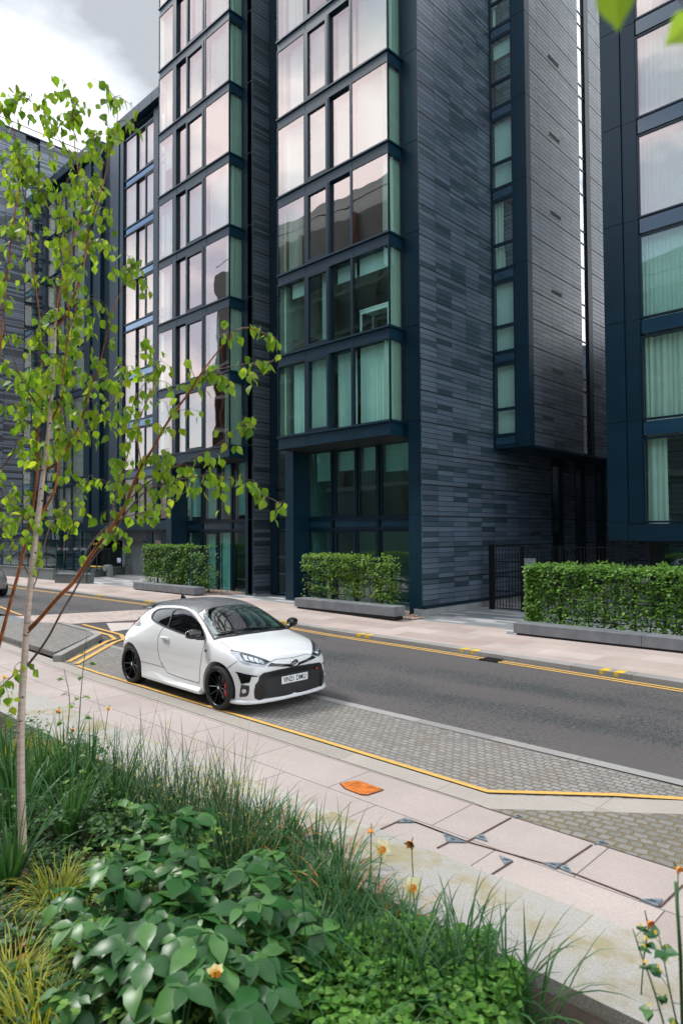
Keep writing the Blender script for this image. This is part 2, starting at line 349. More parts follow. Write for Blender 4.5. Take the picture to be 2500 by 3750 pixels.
M['setts'] = paving('grey_setts', [(.20,.197,.192),(.26,.255,.25),(.225,.22,.215),(.285,.28,.272)], .105, .08, .008, (.10,.094,.085), .8, .5, 1.0, distort=.06, moss=(.20,.15,.09), speck=.25, mossfac=.25)
M['setts_big'] = paving('mossy_setts', [(.17,.165,.15),(.24,.23,.21),(.20,.195,.18)], .118, .095, .012, (.14,.11,.075), .85, .5, 1.0, rot=R(-8), distort=.09, moss=(.20,.17,.09), speck=.25, mossfac=.2)
M['kerb'] = paving('granite_kerb', [(.24,.235,.225),(.30,.29,.28),(.27,.265,.255)], 1.1, 6, .004, (.08,.08,.075), .8, 0, .3, speck=.3)
M['kerb_warm'] = paving('warm_granite_kerb', [(.29,.265,.235),(.35,.32,.285)], 1.3, 6, .003, (.12,.11,.1), .8, 0, .3, speck=.25)
M['planter_stone'] = paving('pale_speckled_granite', [(.33,.318,.298),(.39,.37,.345)], 1.9, 6, .004, (.2,.18,.12), .8, 0, .4, moss=(.25,.215,.10), speck=.45, mossfac=.75)
M['soil'] = simple('soil', (.035,.024,.016), .95, 0, .4, 9, .9, 30)
M['gravel'] = simple('pink_gravel', (.33,.22,.18), .9, 0, .4, 60, 1, 70)

tag(sheet('ground', [(-260,-200),(200,-200),(200,300),(-260,300)], -.5, simple('far_ground', (.16,.15,.14), .9, 0, .2, .5)), kind='structure')
K = [(-60,11.9),(-32,11.95),(-21.3,12.05),(-13.46,11.93),(-8.73,11.80),(-3.575,11.50),(16,10.4)]     # far kerb line
def koff(d): return [(x, y+d) for x, y in K]
# carriageway, cut where the raised crossing lies
NE = 7.18
road_poly = [(-60,7.3),(-21.6,7.55),(-17.4,7.62),(-14.8,7.3),(-13.2,NE),(16,NE)] + koff(0)[::-1]
tag(sheet('road', road_poly, 0, M['asphalt']), kind='structure')
tag(sheet('raised_crossing', [(-17.8,7.5),(-17.16,9.43),(-16.35,12.0),(-18.55,12.03),(-19.3,10.77),(-20.5,7.5)], .012, M['table']), kind='structure')
tag(sheet('tactile_paving', [(-20.8,7.55),(-17.85,7.5),(-18.4,6.75),(-21.0,6.75)], .016, paving('blister_grey', [(.20,.22,.225),(.24,.26,.265)], .05, .05, .008, (.13,.15,.155), .8, 0, .5)), kind='structure')
# parking bay of setts
kink = (-3.47, 5.60); kend = (-1.0, 7.58)
bay = [(-13.3,5.62),(-3.47,5.60),(-2.1,6.69),(-1.45,7.16),(-1.4,NE-.13),(-14.75,NE-.05)]
tag(sheet('parking_bay', bay, .004, M['setts']), kind='structure')
tag(sheet('road_edge_strip', [(-14.2,NE-.10),(16,NE-.10),(16,NE+.06),(-14.2,NE+.06)], .008, M['kerb']), kind='structure')
# near pavement
NS = 5.33
tag(sheet('near_pavement', [(-60,4.15),(16,4.32),(16,7.05),(-1.25,7.05),(-1.95,6.47),(-3.33,5.31),(-3.47,NS),(-13.0,NS+.05),(-60,NS+.1)], .004, M['flag_near']), kind='structure')
tag(sheet('near_kerb', [(-60,NS+.1),(-13.0,NS+.05),(-3.47,NS),(-3.30,5.31),(-1.2,7.02),(-1.2,7.05),(-1.45,7.16),(-2.1,6.69),(-3.47,5.60),(-13.3,5.66),(-60,5.7)], .010, M['kerb_warm']), kind='structure')
tag(sheet('corner_setts', [(-3.37,5.31),(16,5.30),(16,7.05),(-1.22,7.03)], .009, M['setts_big']), kind='structure')
# yellow line along the bay
def strip(pts, wd):
    l = []; r = []
    for i, p in enumerate(pts):
        a = Vector(pts[max(i-1,0)]).to_2d(); b = Vector(pts[min(i+1,len(pts)-1)]).to_2d(); t = (b-a).normalized(); n = Vector((-t.y,t.x))
        l.append((p[0]+n.x*wd/2, p[1]+n.y*wd/2)); r.append((p[0]-n.x*wd/2, p[1]-n.y*wd/2))
    return l+r[::-1]
def line_things(name, pts, wd, z, mat, label):
    mb = MB(); po = []
    fine = []
    for (a, b) in zip(pts, pts[1:]):
        n = max(1, int(math.dist(a,b)/.8))
        fine += [(a[0]+(b[0]-a[0])*i/n, a[1]+(b[1]-a[1])*i/n) for i in range(n)]
    fine.append(pts[-1]); s = strip(fine, wd); n = len(fine)
    vs = [(x, y, z+gz(x)) for x, y in s[:n]]+[(x, y, z+gz(x)) for x, y in s[n:][::-1]]
    mb.add(vs, [(i, n+i, n+i+1, i+1) for i in range(n-1)], 0)
    o = mb.build(name, mat); 
    return tag(o, kind='structure')
def painted(name, base, z):
    """worn paint: the line's edge is eaten by noise, but the paint keeps one colour"""
    return base
line_things('yellow_line', [(-12.4,5.71),(-11.5,5.70),(-6.65,5.68),(-3.52,5.645),(-2.6,6.39),(-1.55,7.10)], .07, .018, M['yellow'], '')
line_things('double_yellow_line', koff(-.13), .07, .006, M['yellow'], '')
line_things('double_yellow_line', koff(-.27), .07, .006, M['yellow'], '')
# far kerb and pavement
tag(sheet('far_kerb', koff(0)+koff(.29)[::-1], .085, M['kerb'], .15), kind='structure')
pz = lambda x, y: .045*min(1, max(0, (y-12.1)/2.2))
tag(sheet('far_pavement', koff(.292)+[(16,13.95),(-8.2,14.05),(-8.6,14.72),(-11.4,14.6),(-17.0,14.62),(-26,14.5),(-60,14.4)], .081, M['flag_far'], zf=pz), kind='structure')
tag(sheet('forecourt_paving', [(-60,14.4),(-26,14.5),(-17.0,14.62),(-11.4,14.6),(-8.6,14.72),(-8.2,14.05),(16,13.95),(16,40),(-60,40)], .126, M['grey_mix'], zf=lambda x,y:0), kind='structure')
# yellow no-loading blips on the far kerb
for px in (400,620+60,100+260):
    pass
def kerb_y(x):
    for (a, b) in zip(K, K[1:]):
        if a[0] <= x <= b[0]: return a[1]+(b[1]-a[1])*(x-a[0])/(b[0]-a[0])
    return 11.9
BL = []
for bx in (-4.96, -7.95, -10.95, -13.9, -17.2, -21.0, -24.6):
    mb = MB()
    for k in (0, .26):
        x0 = bx+k; x1 = x0+.15; y0 = kerb_y(x0)
        z = .085+gz(x0)
        mb.box(x0, x1, y0-.004, y0+.22, z-.07, z+.004)
    tag(mb.build('kerb_mark', simple('bright_yellow_paint', (.60,.40,.02), .8, 0, .15, 20) if not BL else BL[0].data.materials[0]), kind='structure'); BL.append(COL.objects[-1])
# build-out island on the left with a real kerb
isl = [(-13.15,5.66),(-14.80,7.40),(-15.3,7.52),(-17.4,7.60),(-18.45,6.80),(-19.4,5.68)]
tag(sheet('island_paving', [(-13.42,5.72),(-14.93,7.24),(-15.35,7.36),(-17.3,7.42),(-18.2,6.80),(-19.0,5.72)], .125, M['setts'], .1), kind='structure')
kb = MB()
for a, b in (((-13.0,5.66),(-14.86,7.42)),((-14.86,7.42),(-15.5,7.55)),((-15.5,7.55),(-17.4,7.62))):
    ax, ay = a; bx_, by_ = b; t = Vector((bx_-ax, by_-ay)).normalized(); n = Vector((t.y,-t.x))*.15
    if n.x > 0: n = -n
    z0, z1 = gz(ax), gz(bx_)
    n = Vector((t.y, -t.x))*-.15 if False else Vector((-t.y, t.x))*.15
    pts = [(ax,ay),(bx_,by_),(bx_+n.x,by_+n.y),(ax+n.x,ay+n.y)]
    vs = [(p[0],p[1],-.05+gz(p[0])) for p in pts]+[(p[0],p[1],.131+gz(p[0])) for p in pts]
    kb.add(vs, [(0,3,2,1),(4,5,6,7),(0,1,5,4),(1,2,6,5),(2,3,7,6),(3,0,4,7)])
tag(kb.build('island_kerb', M['kerb']), kind='structure')
line_things('double_yellow_line', [(-12.85,5.74),(-14.52,7.40),(-14.62,7.62),(-15.2,7.80),(-17.3,7.86)], .10, .02, M['yellow'], '')
line_things('double_yellow_line', [(-12.55,5.76),(-14.25,7.42),(-14.5,7.78),(-15.1,8.03),(-17.3,8.12)], .10, .02, M['yellow'], '')
line_things('yellow_line', [(-20.6,7.80),(-21.6,7.93),(-24,8.3)], .09, .02, M['yellow'], '')
tag(sheet('ramp_triangle', [(-17.2,8.72),(-15.75,8.12),(-15.9,9.7),(-16.1,10.2)], .007, M['white_paint']), kind='structure')
# planter edge stones and soil
tag(sheet('planter_edge', [(-60,3.50),(16,3.52),(16,4.32),(-60,4.15)], .03, M['planter_stone'], .5), kind='structure')
tag(sheet('planter_soil', [(-60,-3),(16,-3),(16,3.50),(-60,3.50)], -.07, M['soil'], cuts=()), kind='structure')
# ---------------------------------------------------------------- buildings
FL = [3.0, 5.72, 8.46, 11.20, 13.88, 16.58, 19.28, 21.98, 24.68, 27.4]
TOP = 28.2
def TY(c): return lambda a, n, z: (a, c-n, z)          # a wall facing -Y, at Y = c
def TX(c): return lambda a, n, z: (c+n, a, z)          # a wall facing +X, at X = c
def tbox(mb, T, a0, a1, n0, n1, z0, z1, m=0): mb.box(a0, a1, n0, n1, z0, z1, m, T)
def fold_sheet(T, a0, a1, n, z0, z1, kind, rnd):
    """a hanging curtain with real folds"""
    w_ = a1-a0; cnt = max(4, int(w_/.02)); vs = []; ph = rnd.random()*6; per = rnd.uniform(.085,.19); am = rnd.uniform(.4,1.3)
    rows = [z1, z1-(z1-z0)*.4, z0]
    if kind == 'v': per = .11
    for r_, z in enumerate(rows):
        for i in range(cnt+1):
            a = a0+w_*i/cnt; ang = 2*math.pi*a/per+ph
            if kind == 'v': d = .035*((a/per) % 1)
            else: d = am*(.022*math.sin(ang+.9*math.sin(ang*.23))+.016*math.sin(ang*.37+1.3+ .5*r_))
            vs.append(T(a + (.012*math.sin(ang*.5)*r_ if kind != 'v' else 0), n+d, z))
    fs = [(r_*(cnt+1)+i, r_*(cnt+1)+i+1, (r_+1)*(cnt+1)+i+1, (r_+1)*(cnt+1)+i) for r_ in range(len(rows)-1) for i in range(cnt)]
    return vs, fs
def window(par, T, a0, a1, z0, z1, fr=.045, inset=.03, depth=.10, sash=False, curtain=None, glass='glass', rnd=random, name='window', deep=.24):
    """frame mesh with its pane and any curtain as sub-parts"""
    mb = MB(); e = fr + (.055 if sash else 0)
    n0 = -depth; n1 = .012 if sash else 0
    tbox(mb, T, a0, a0+e, n0, n1, z0, z1); tbox(mb, T, a1-e, a1, n0, n1, z0, z1)
    tbox(mb, T, a0+e, a1-e, n0, n1-.002, z0, z0+e); tbox(mb, T, a0+e, a1-e, n0, n1-.002, z1-e, z1)
    o = mb.build(name, M['frame'], par)
    g = MB(); g.quad(T(a0+e-.005,-inset,z0+e-.005), T(a1-e+.005,-inset,z0+e-.005), T(a1-e+.005,-inset,z1-e+.005), T(a0+e-.005,-inset,z1-e+.005))
    g.build('pane', M[glass], o)
    if curtain:
        c = MB(); kind, lo, hi = curtain[:3]; drop = curtain[3] if len(curtain) > 3 else 0
        A0 = a0+(a1-a0)*lo; A1 = a0+(a1-a0)*hi
        if kind == 'b':
            zb = z1-(z1-z0)*drop; tbox(c, T, A0+.03, A1-.03, -deep-.006, -deep, zb, z1-.03); tbox(c, T, A0+.03, A1-.03, -deep-.012, -deep+.008, zb-.03, zb)
            c.build('blind', M['blind'], o)
        else:
            vs, fs = fold_sheet(T, A0+.02, A1-.02, -deep, z0-.02, z1-.02, kind, rnd); c.add(vs, fs, 0, True)
            c.build('curtain', M['vblind'] if kind == 'v' else M['curtain'], o)
    return o

def rooms(par, x0, x1, y0, y1, levels, dark=False):
    mb = MB()
    for z in levels: mb.box(x0, x1, y0, y1, z-.30, z-.06, 0)
    mb.box(x0, x1, y1, y1+.1, levels[0]-.3, levels[-1], 1)
    for x in (x0+.05, x1-.05): mb.box(x-.04, x+.04, y0+.02, y1-.002, levels[0]-.3, levels[-1], 1)
    mb.build('interior', [M['room'], M['room_dark'] if dark else M['room']], par)

def bay_tower(X1, label, order, curtains, vents=False, side_end=40.0, left_ret=True):
    """residential tower; X1 = its right-hand corner. order: +1 sash left of the recessed light, -1 the other way"""
    rnd = random.Random(int(abs(X1)*10)); YF = 15.33
    root = empty('apartment_tower', (X1, YF, .13)); dx = X1+11.57
    tag(root, label, 'building', None)
    root.location = (0,0,0)
    P = lambda: MB()
    xr, xl = -12.25+dx, -17.13+dx           # bay faces
    YB = 14.73
    # corner column and left column of navy panels, jointed at every floor
    c = P(); js = [.13]+FL+[TOP]
    for a, b in zip(js, js[1:]):
        c.box(-12.075+dx, -11.655+dx, YF, YF+.35, a+.008 if a > 1 else -.1, b-.008)
        c.box(-11.655+dx, -11.60+dx, YF-.015, YF+.02, a+.008 if a > 1 else -.1, b-.008)
    c.box(-12.06+dx, -11.62+dx, YF+.02, YF+.3, .1, TOP-.01)
    c.build('corner_column', M['panel'], root)
    c = P(); c.box(-17.44+dx, -17.04+dx, YF, 16.1, -.1, 3.0-.008); c.box(-17.44+dx, -17.04+dx, YF, 16.1, 3.0+.008, 5.3); c.box(-17.42+dx,-17.06+dx,YF+.02,16.08,2.9,3.1)
    c.build('entrance_column', M['panel'], root)
    c = P(); c.box(-12.25+dx, -12.085+dx, YF+.05, YF+.3, 5.3, TOP); c.build('jamb_panel', M['frame'], root)
    # bay fascias and sills
    for k in range(1, len(FL)):
        z = FL[k]; lo = z-.37 if k > 1 else z-.42
        f = P()
        f.box(xl+.02, xr-.02, YB+.02, 16.0, lo+.05, z-.045)
        f.box(xl-.03, xr+.03, YB-.03, YF+.1, z-.05, z)            # projecting sill
        f.box(xl-.0, xr+.0, YB-.0, YF+.08, lo, lo+.045)           # head trim
        for jx in (xl+1.37, xl+3.45): f.box(jx-.004, jx+.004, YB+.012, YB+.03, lo+.05, z-.05, 0)
        o = f.build('bay_fascia', M['panel'], root)
    s = P(); s.box(xl+.02, xr-.02, YB+.03, 16.1, 5.28, 5.32); s.build('soffit', M['dark'], root)
    # bay windows
    if order > 0: spans = [(0,1.345,'F'),(1.42,2.44,'S'),(2.49,3.37,'R'),(3.44,4.88,'F')]
    else: spans = [(0,1.10,'F'),(1.33,2.06,'R'),(2.07,3.27,'S'),(3.36,4.88,'F')]
    for k in range(1, len(FL)-1):
        z0, z1 = FL[k], FL[k+1]-.37
        cur = curtains.get(k, [('c',0,1)]*4+[('c',0,1)])
        for i, (a, b, t) in enumerate(spans):
            A, B = xl+a, xl+b
            T = TY(YB if t != 'R' else YB+.09)
            gl = 'glass' if (order < 0 or k > 2) else 'glass_lowfloor'
            window(root, T, A, B, z0+.0, z1, fr=.05 if t == 'S' else .022, inset=.05 if t == 'S' else .02, sash=(t == 'S'), curtain=cur[i], rnd=rnd, glass=gl, depth=.07)
        # posts between lights
        for (a, b, t), (a2, b2, t2) in zip(spans, spans[1:]):
            m_ = P(); m_.box(xl+b, xl+a2, YB+.002, YB+.14, z0, z1); m_.build('mullion', M['frame'], root)
        window(root, TX(xr), YB+.03, YF+.06, z0, z1, fr=.03, inset=.01, depth=.05, curtain=cur[4], glass='glass_side', rnd=rnd, name='return_window', deep=.22)
        g = P(); 
        lw = window(root, (lambda a, n, z: (xl-n, a, z)), YB+.03, 16.0, z0, z1, fr=.03, inset=.01, depth=.05, glass='glass_side', name='return_window')
    # ground storey glazing, set back
    T = TY(16.1); z0 = .12
    g0 = [(-17.18,-15.97,False),(-15.87,-14.80,True),(-14.86+.12,-13.95,False),(-13.80,-12.09,False)]
    cu = [('b',.2,.98,.43),('b',0,1,.30),('b',0,1,.33),('b',0,1,.37)]
    for i, (a, b, s_) in enumerate(g0):
        window(root, T, a+dx, b+dx, 3.02, 5.30, sash=s_, glass='glass_low', curtain=cu[i] if order > 0 else ('c',0,1) if i in (1,) else ('b',0,1,.9 if i in (0,3) else .75), rnd=rnd)
    for a, b in ((-17.18,-15.95),(-15.89,-13.93),(-13.86,-12.09)):
        mb = P(); tbox(mb, T, a+dx+.04, b+dx-.04, -.06, -.03, 2.68, 2.92); mb.build('spandrel_pane', M['spandrel'], root)
    fr = P()
    for z_ in (2.92, 2.58): tbox(fr, T, -17.18+dx, -12.08+dx, -.09, .03, z_, z_+.10)
    for a in (-17.18,-15.95,-13.90): tbox(fr, T, a+dx-.045, a+dx+.045, -.09, .022, 0, 5.30)
    fr.build('transom_frame', M['frame'], root)
    window(root, T, -17.13+dx, -16.0+dx, z0, 2.58, glass='glass_low')
    d = window(root, T, -15.84+dx, -14.86+dx, z0, 2.58, sash=True, glass='glass_low', name='door', curtain=('v',0,1) if order < 0 else None)
    window(root, T, -14.84+dx, -13.96+dx, z0, 2.58, glass='glass_low', curtain=('v',0,1) if order < 0 else None)
    window(root, T, -13.84+dx, -12.09+dx, z0, 2.58, glass='glass_low')
    # inside
    rooms(root, xl+.1, xr-.1, YB+.2, 18.6, FL[1:], False)
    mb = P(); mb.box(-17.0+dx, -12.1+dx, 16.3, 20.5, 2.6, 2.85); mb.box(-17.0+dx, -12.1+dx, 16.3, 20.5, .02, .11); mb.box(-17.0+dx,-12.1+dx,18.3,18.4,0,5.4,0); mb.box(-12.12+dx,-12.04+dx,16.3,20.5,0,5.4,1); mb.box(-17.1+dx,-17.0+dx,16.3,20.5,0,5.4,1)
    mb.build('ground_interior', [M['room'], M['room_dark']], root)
    mb = P(); mb.box(-17.13+dx, -11.9+dx, 18.8, side_end-.5, 5.4, TOP-.3); mb.box(-17.2+dx, -11.57+dx, YF+.4, side_end-.3, TOP-.25, TOP); mb.build('roof', M['dark'], root)
    return root
fullr = [('c',0,1)]*5
curt_R = {1:[('v',.42,1),('v',0,1),('v',0,1),('v',.08,1),('c',0,.85)],
          2:[('b',.35,1,.2),('c',.5,.65),('b',0,1,.2),('b',.05,1,.22),('b',0,1,.22)],
          3:[('c',.22,.75),None,None,('c',.68,1),('c',0,.9)],
          4:[('b',.10,1,.97),('b',0,1,.98),('b',0,1,1),('b',0,.92,.97),('c',0,.8)],
          5:[('b',.30,1,.99),('c',0,1),('b',.1,1,1),('b',.05,1,.99),('b',.2,1,1)],
          6:[('c',.25,.8),None,('b',0,1,1),('b',0,1,1),('c',0,1)],
          7:fullr}
curt_L = {1:[('c',0,.5),('v',0,1),('v',0,1),('c',.62,1),('c',0,1)],
          2:[('c',.1,.9),('c',0,.5),None,('c',0,.4),None],
          3:[('b',0,.5,.95),('c',.2,.6),None,('c',.8,1),('c',0,.4)],
          4:[('b',.1,1,1),('b',0,1,1),('b',0,1,1),('b',0,1,1),('b',0,1,1)],
          5:[('b',.1,.6,.5),None,('c',0,.6),None,None],
          6:[('c',.2,1),('c',.1,.8),('c',0,1),('c',0,1),('c',0,.6)],
          7:[('c',0,1),('c',0,1),('c',.2,1),('c',0,1),('c',0,1)],
          8:[('b',.2,1,.5),('b',0,1,.8),('c',0,.8),('c',0,1),('c',0,1)]}
TR = bay_tower(-11.57, 'navy apartment tower with grey tiled side wall and projecting glass bay, right of centre', +1, curt_R)
# tiled side wall of the right tower and the projecting box on it
mb = MB()
mb.box(-11.598, -11.57, 15.306, 15.8, .425, TOP)
mb.box(-11.9, -11.57, 15.8, 19.16, .425, TOP)
mb.box(-11.9, -11.57, 19.16, 40, .425, 5.19)
mb.build('tiled_wall', M['tile_r'], TR)
mb = MB()
for y in (23.15, 25.06, 26.96): mb.box(-11.575, -11.55, y, y+.90, .4, 5.18)
mb.build('wall_slot', M['black_metal'], TR)
for y in (23.18, 25.09, 26.99):
    for z0, z1 in ((.5,2.35),(2.45,2.9),(3.0,5.1)):
        mb = MB(); T = TX(-11.545); mb.quad(T(y,0,z0), T(y+.45,0,z0), T(y+.45,0,z1), T(y,0,z1)); mb.build('slot_pane', M['glass_low'], TR)
mb = MB(); mb.box(-11.60, -11.545, 15.32, 40, .33, .42); mb.build('base_flashing', M['frame'], TR)
mb = MB()
for k in range(16): mb.box(-11.9, -11.56, 15.31+k*.7735+.003, 15.31+(k+1)*.7735-.003, -.15, .325)
mb.build('plinth', M['concrete'], TR)
M['vent'] = simple('vent_grey', (.13,.15,.165), .5)
def vent(par, T, a0, a1, z0, z1):
    mb = MB()
    for i in range(4):
        b0 = a0+(a1-a0)*i/4+.015; b1 = a0+(a1-a0)*(i+1)/4-.015
        for j in range(4): tbox(mb, T, b0, b1, 0, .012, z0+(z1-z0)*(j+.15)/4, z0+(z1-z0)*(j+.7)/4)
    mb.build('vent_grille', M['vent'], par)
vent(TR, TX(-11.57), 20.87, 21.60, 2.44, 2.56)
# projecting box
XB = -10.277; Y0 = 19.155; Y1 = 34
mb = MB(); mb.box(-11.5, XB, Y0+.30, 23.05, 5.20, TOP); mb.box(-11.5, XB, 23.96, Y1, 5.20, TOP); mb.box(-11.5, XB-.35, 23.05, 23.96, 5.2, TOP)
mb.build('box_tiled_wall', M['tile_b'], TR)
mb = MB()
js = [5.20, 5.30]+[5.66+2.7*k-.03 for k in range(9)]
js = [5.19]+[5.64+2.7*k for k in range(9)]
for a, b in zip(js, js[1:]):
    mb.box(-10.74, XB+.012, Y0, Y0+.30, a+.007, b-.007)
mb.box(-10.73, XB, Y0+.01, Y0+.3, 5.2, TOP); mb.box(-11.57, -10.70, Y0, Y0+.2, 5.19, 5.29); mb.box(-11.5, -10.3, Y0+.2, Y1-.01, 5.16, 5.199)
mb.box(XB-.03, XB+.02, Y0+.31, Y1, 5.17, 5.24)
mb.build('box_corner_panel', M['panel'], TR)
T = TY(Y0+.01); k = 0
curb = [('b',0,1,.95),('b',0,1,.98),('c',0,.45),('b',0,1,1),('b',0,1,.35),('c',0,.2),('c',0,.4)]
while 5.30+2.7*k < TOP-2:
    b = 2.7*k; cu = curb[k % 7]
    mb = MB(); tbox(mb, T, -11.50, -10.78, -.05, -.02, 5.31+b if k == 0 else 5.29+b, 5.58+b); mb.build('spandrel_pane', M['spandrel'], TR)
    window(TR, T, -11.54, -10.745, 5.62+b, 6.46+b, glass='glass_side', curtain=cu if cu[0] != 'b' or cu[3] > .9 else None, deep=.2)
    window(TR, T, -11.54, -10.745, 6.46+b, 7.92+b, glass='glass_side', curtain=cu, deep=.2)
    k += 1
mb = MB(); mb.box(-11.56, -10.70, Y0+.02, Y0+.06, 5.28, 5.33)
for k in range(9): mb.box(-11.56, -10.74, Y0+.015, Y0+.08, 5.56+2.7*k, 5.63+2.7*k); mb.box(-11.56, -10.74, Y0+.015, Y0+.08, 7.91+2.7*k, 8.0+2.7*k)
mb.box(-11.57, -11.535, Y0+.0, Y0+.1, 5.2, TOP); mb.build('strip_frame', M['frame'], TR)
mb = MB(); mb.box(-11.56, -11.45, Y0+1.3, Y0+1.4, 5.3, TOP); mb.box(-11.45, -10.3, Y0+1.3, Y0+1.35, 5.3, TOP)
for k in range(9): mb.box(-11.5, -10.35, Y0+.1, Y0+1.3, 5.35+2.7*k, 5.55+2.7*k)
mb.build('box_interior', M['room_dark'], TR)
T = TX(XB-.05)
k = 0
while 5.25+1.35*k < TOP-1:
    z0 = 5.25+1.35*k; hh = 1.35
    window(TR, T, 23.07, 23.62, z0, z0+hh*(.66 if k % 2 else 1)-.0, fr=.025, inset=.02, depth=.05, glass='glass_strip', name='slit_window')
    if k % 2: window(TR, T, 23.07, 23.62, z0+hh*.66, z0+hh, fr=.025, inset=.02, depth=.05, glass='glass_strip', name='slit_window')
    k += 1
mb = MB(); mb.box(XB-.30, XB-.001, 23.62, 23.955, 5.21, TOP); mb.build('slit_reveal', M['black_metal'], TR)
for z in (7.80, 10.44, 13.10, 15.77, 18.42, 21.1, 23.8): vent(TR, TX(XB), 20.80, 21.52, z, z+.13)

TL = bay_tower(-19.16, 'dark navy apartment tower with projecting glass bay, behind the birch branches left of centre', -1, curt_L)
mb = MB(); mb.box(-19.5, -19.16, 15.33, 16.12, .30, TOP); mb.build('tiled_wall', M['tile_l'], TL)
mb = MB(); mb.box(-19.5, -19.158, 15.34, 16.12, -.1, .295); mb.build('plinth', M['concrete'], TL)
mb = MB(); mb.tube([(-19.10,15.36,.32),(-19.10,15.30,.30),(-19.08,15.25,.30)], .03); mb.build('dry_riser_outlet', simple('galvanised_steel', (.45,.46,.47), .4, .8), TL)

# recessed stair link between the towers
LK = tag(empty('stair_link'), 'narrow recessed green glass stair link between the two bay towers', 'building')
T = TY(16.10); FLs = [.2]+FL
mb = MB(); tbox(mb, T, -19.16, -18.86, -.2, .0, .1, TOP)
for z in FLs[1:]: tbox(mb, T, -18.86, -17.44, -.12, .0, z-.36 if z < 3.2 else z-.10, z)
mb.build('link_frame', M['frame'], LK)
zs = [(3.04,4.05),(4.12,5.6)]+[(a+.04, b-.12) for a, b in zip(FL[1:], FL[2:])]
for z0, z1 in zs: window(LK, T, -18.86, -17.44, z0, z1, fr=.03, glass='glass_low')
window(LK, T, -18.86, -17.62, .22, 2.62, sash=True, glass='glass_low', name='door')
mb = MB()
for z in (1.02, 1.62):
    for i in range(7): tbox(mb, T, -18.66+i*.12, -18.62+i*.12, -.028, -.024, z, z+.03)
mb.build('door_decal', simple('frosted_dots', (.35,.42,.42), .6), LK)
mb = MB(); mb.box(-19.1, -17.5, 17.9, 18.0, 0, TOP); mb.box(-19.1,-17.5,16.4,18.0,2.6,2.8)
for z in FL[1:]: mb.box(-19.1, -17.5, 16.3, 17.9, z-.3, z-.1)
mb.build('interior', M['room'], LK)

# wing behind the left tower
YW = 18.45; WG = tag(empty('apartment_wing'), 'set-back dark apartment wing with roofline and blue spandrels, above the garage entrance', 'building')
WF = [3.25]+[3.25+2.72*k+.2 for k in range(1,9)]
T = TY(YW)
def wing_block(xa, xb, top, cols, rnd):
    mb = MB(); mb.box(xa, xb, YW-.35, YW+.6, top-.55, top)
    for jx in [xa+.02+1.3*i for i in range(int((xb-xa)/1.3)+1)]: mb.box(jx, jx+.012, YW-.356, YW-.34, top-.54, top-.01)
    mb.build('parapet', M['panel'], WG)
    for k in range(8):
        z0 = 3.25+2.72*k; z1 = z0+2.27
        if z1 > top-.5: break
        x = xa+.1; i = 0
        while x < xb-.5:
            wd, t = cols[i % len(cols)]
            x1 = min(x+wd, xb-.05)
            cu = rnd.choice([('c',0,1),('c',0,1),('b',0,1,1),('v',0,1),('c',0,.7),('b',0,1,.8)])
            if t == 'P':
                m2 = MB(); tbox(m2, T, x, x1, -.3, .08, z0, z1+.45); m2.build('wall_panel', M['panel'], WG)
            else:
                window(WG, T if t != 'R' else TY(YW+.07), x, x1, z0+.03, z1, sash=t == 'S', fr=.03, curtain=cu, rnd=rnd)
                m2 = MB(); tbox(m2, T, x, x1, -.06, -.02, z1+.06, z1+.42); m2.build('spandrel_pane', M['spandrel_sky'], WG)
            x = x1+.0; i += 1
        m2 = MB(); tbox(m2, T, xa, xb, -.1, .03, z1, z1+.07); tbox(m2, T, xa, xb, -.1, .03, z1+.41, z1+.47); m2.build('transom_frame', M['frame'], WG)
M['spandrel_sky'] = glass_material('reflective_spandrel', refl=(.45,.60,.80), tint=(.08,.16,.24), fac=.30)
rw = random.Random(5)
wing_block(-35.0, -24.9, 25.7, [(.35,'P'),(1.32,'F'),(.95,'R'),(.95,'S'),(.12,'P')], rw)
wing_block(-45.6, -38.2, 25.9, [(.5,'P'),(1.6,'F'),(1.2,'R'),(1.2,'S'),(1.75,'F'),(.75,'P')], rw)
mb = MB()
mb.box(-36.0, -35.0, YW-.12, YW+.5, 2.72, 25.75); mb.box(-38.2, -37.3, YW-.05, YW+.5, 2.72, 25.8); mb.build('wall_panel', M['panel'], WG)
mb = MB(); z = 3.3
while z < 25.3: mb.box(-37.3, -36.0, YW+.12, YW+.22, z, z+.055); z += .11
mb.build('louvre', M['panel'], WG)
mb = MB(); mb.box(-37.3, -36.0, YW+.3, YW+.5, 2.8, 25.3); mb.build('recess', M['black_metal'], WG)
mb = MB(); mb.box(-45.6, -24.9, 21.5, 21.6, 0, 25.4); 
for k in range(9): mb.box(-45.6, -24.9, YW+.4, 21.5, 3.0+2.72*k, 3.2+2.72*k)
mb.build('interior', M['room'], WG)
mb = MB(); mb.box(-45.6, -24.9, YW+.45, 30, 25.0, 25.5); mb.build('roof', M['dark'], WG)
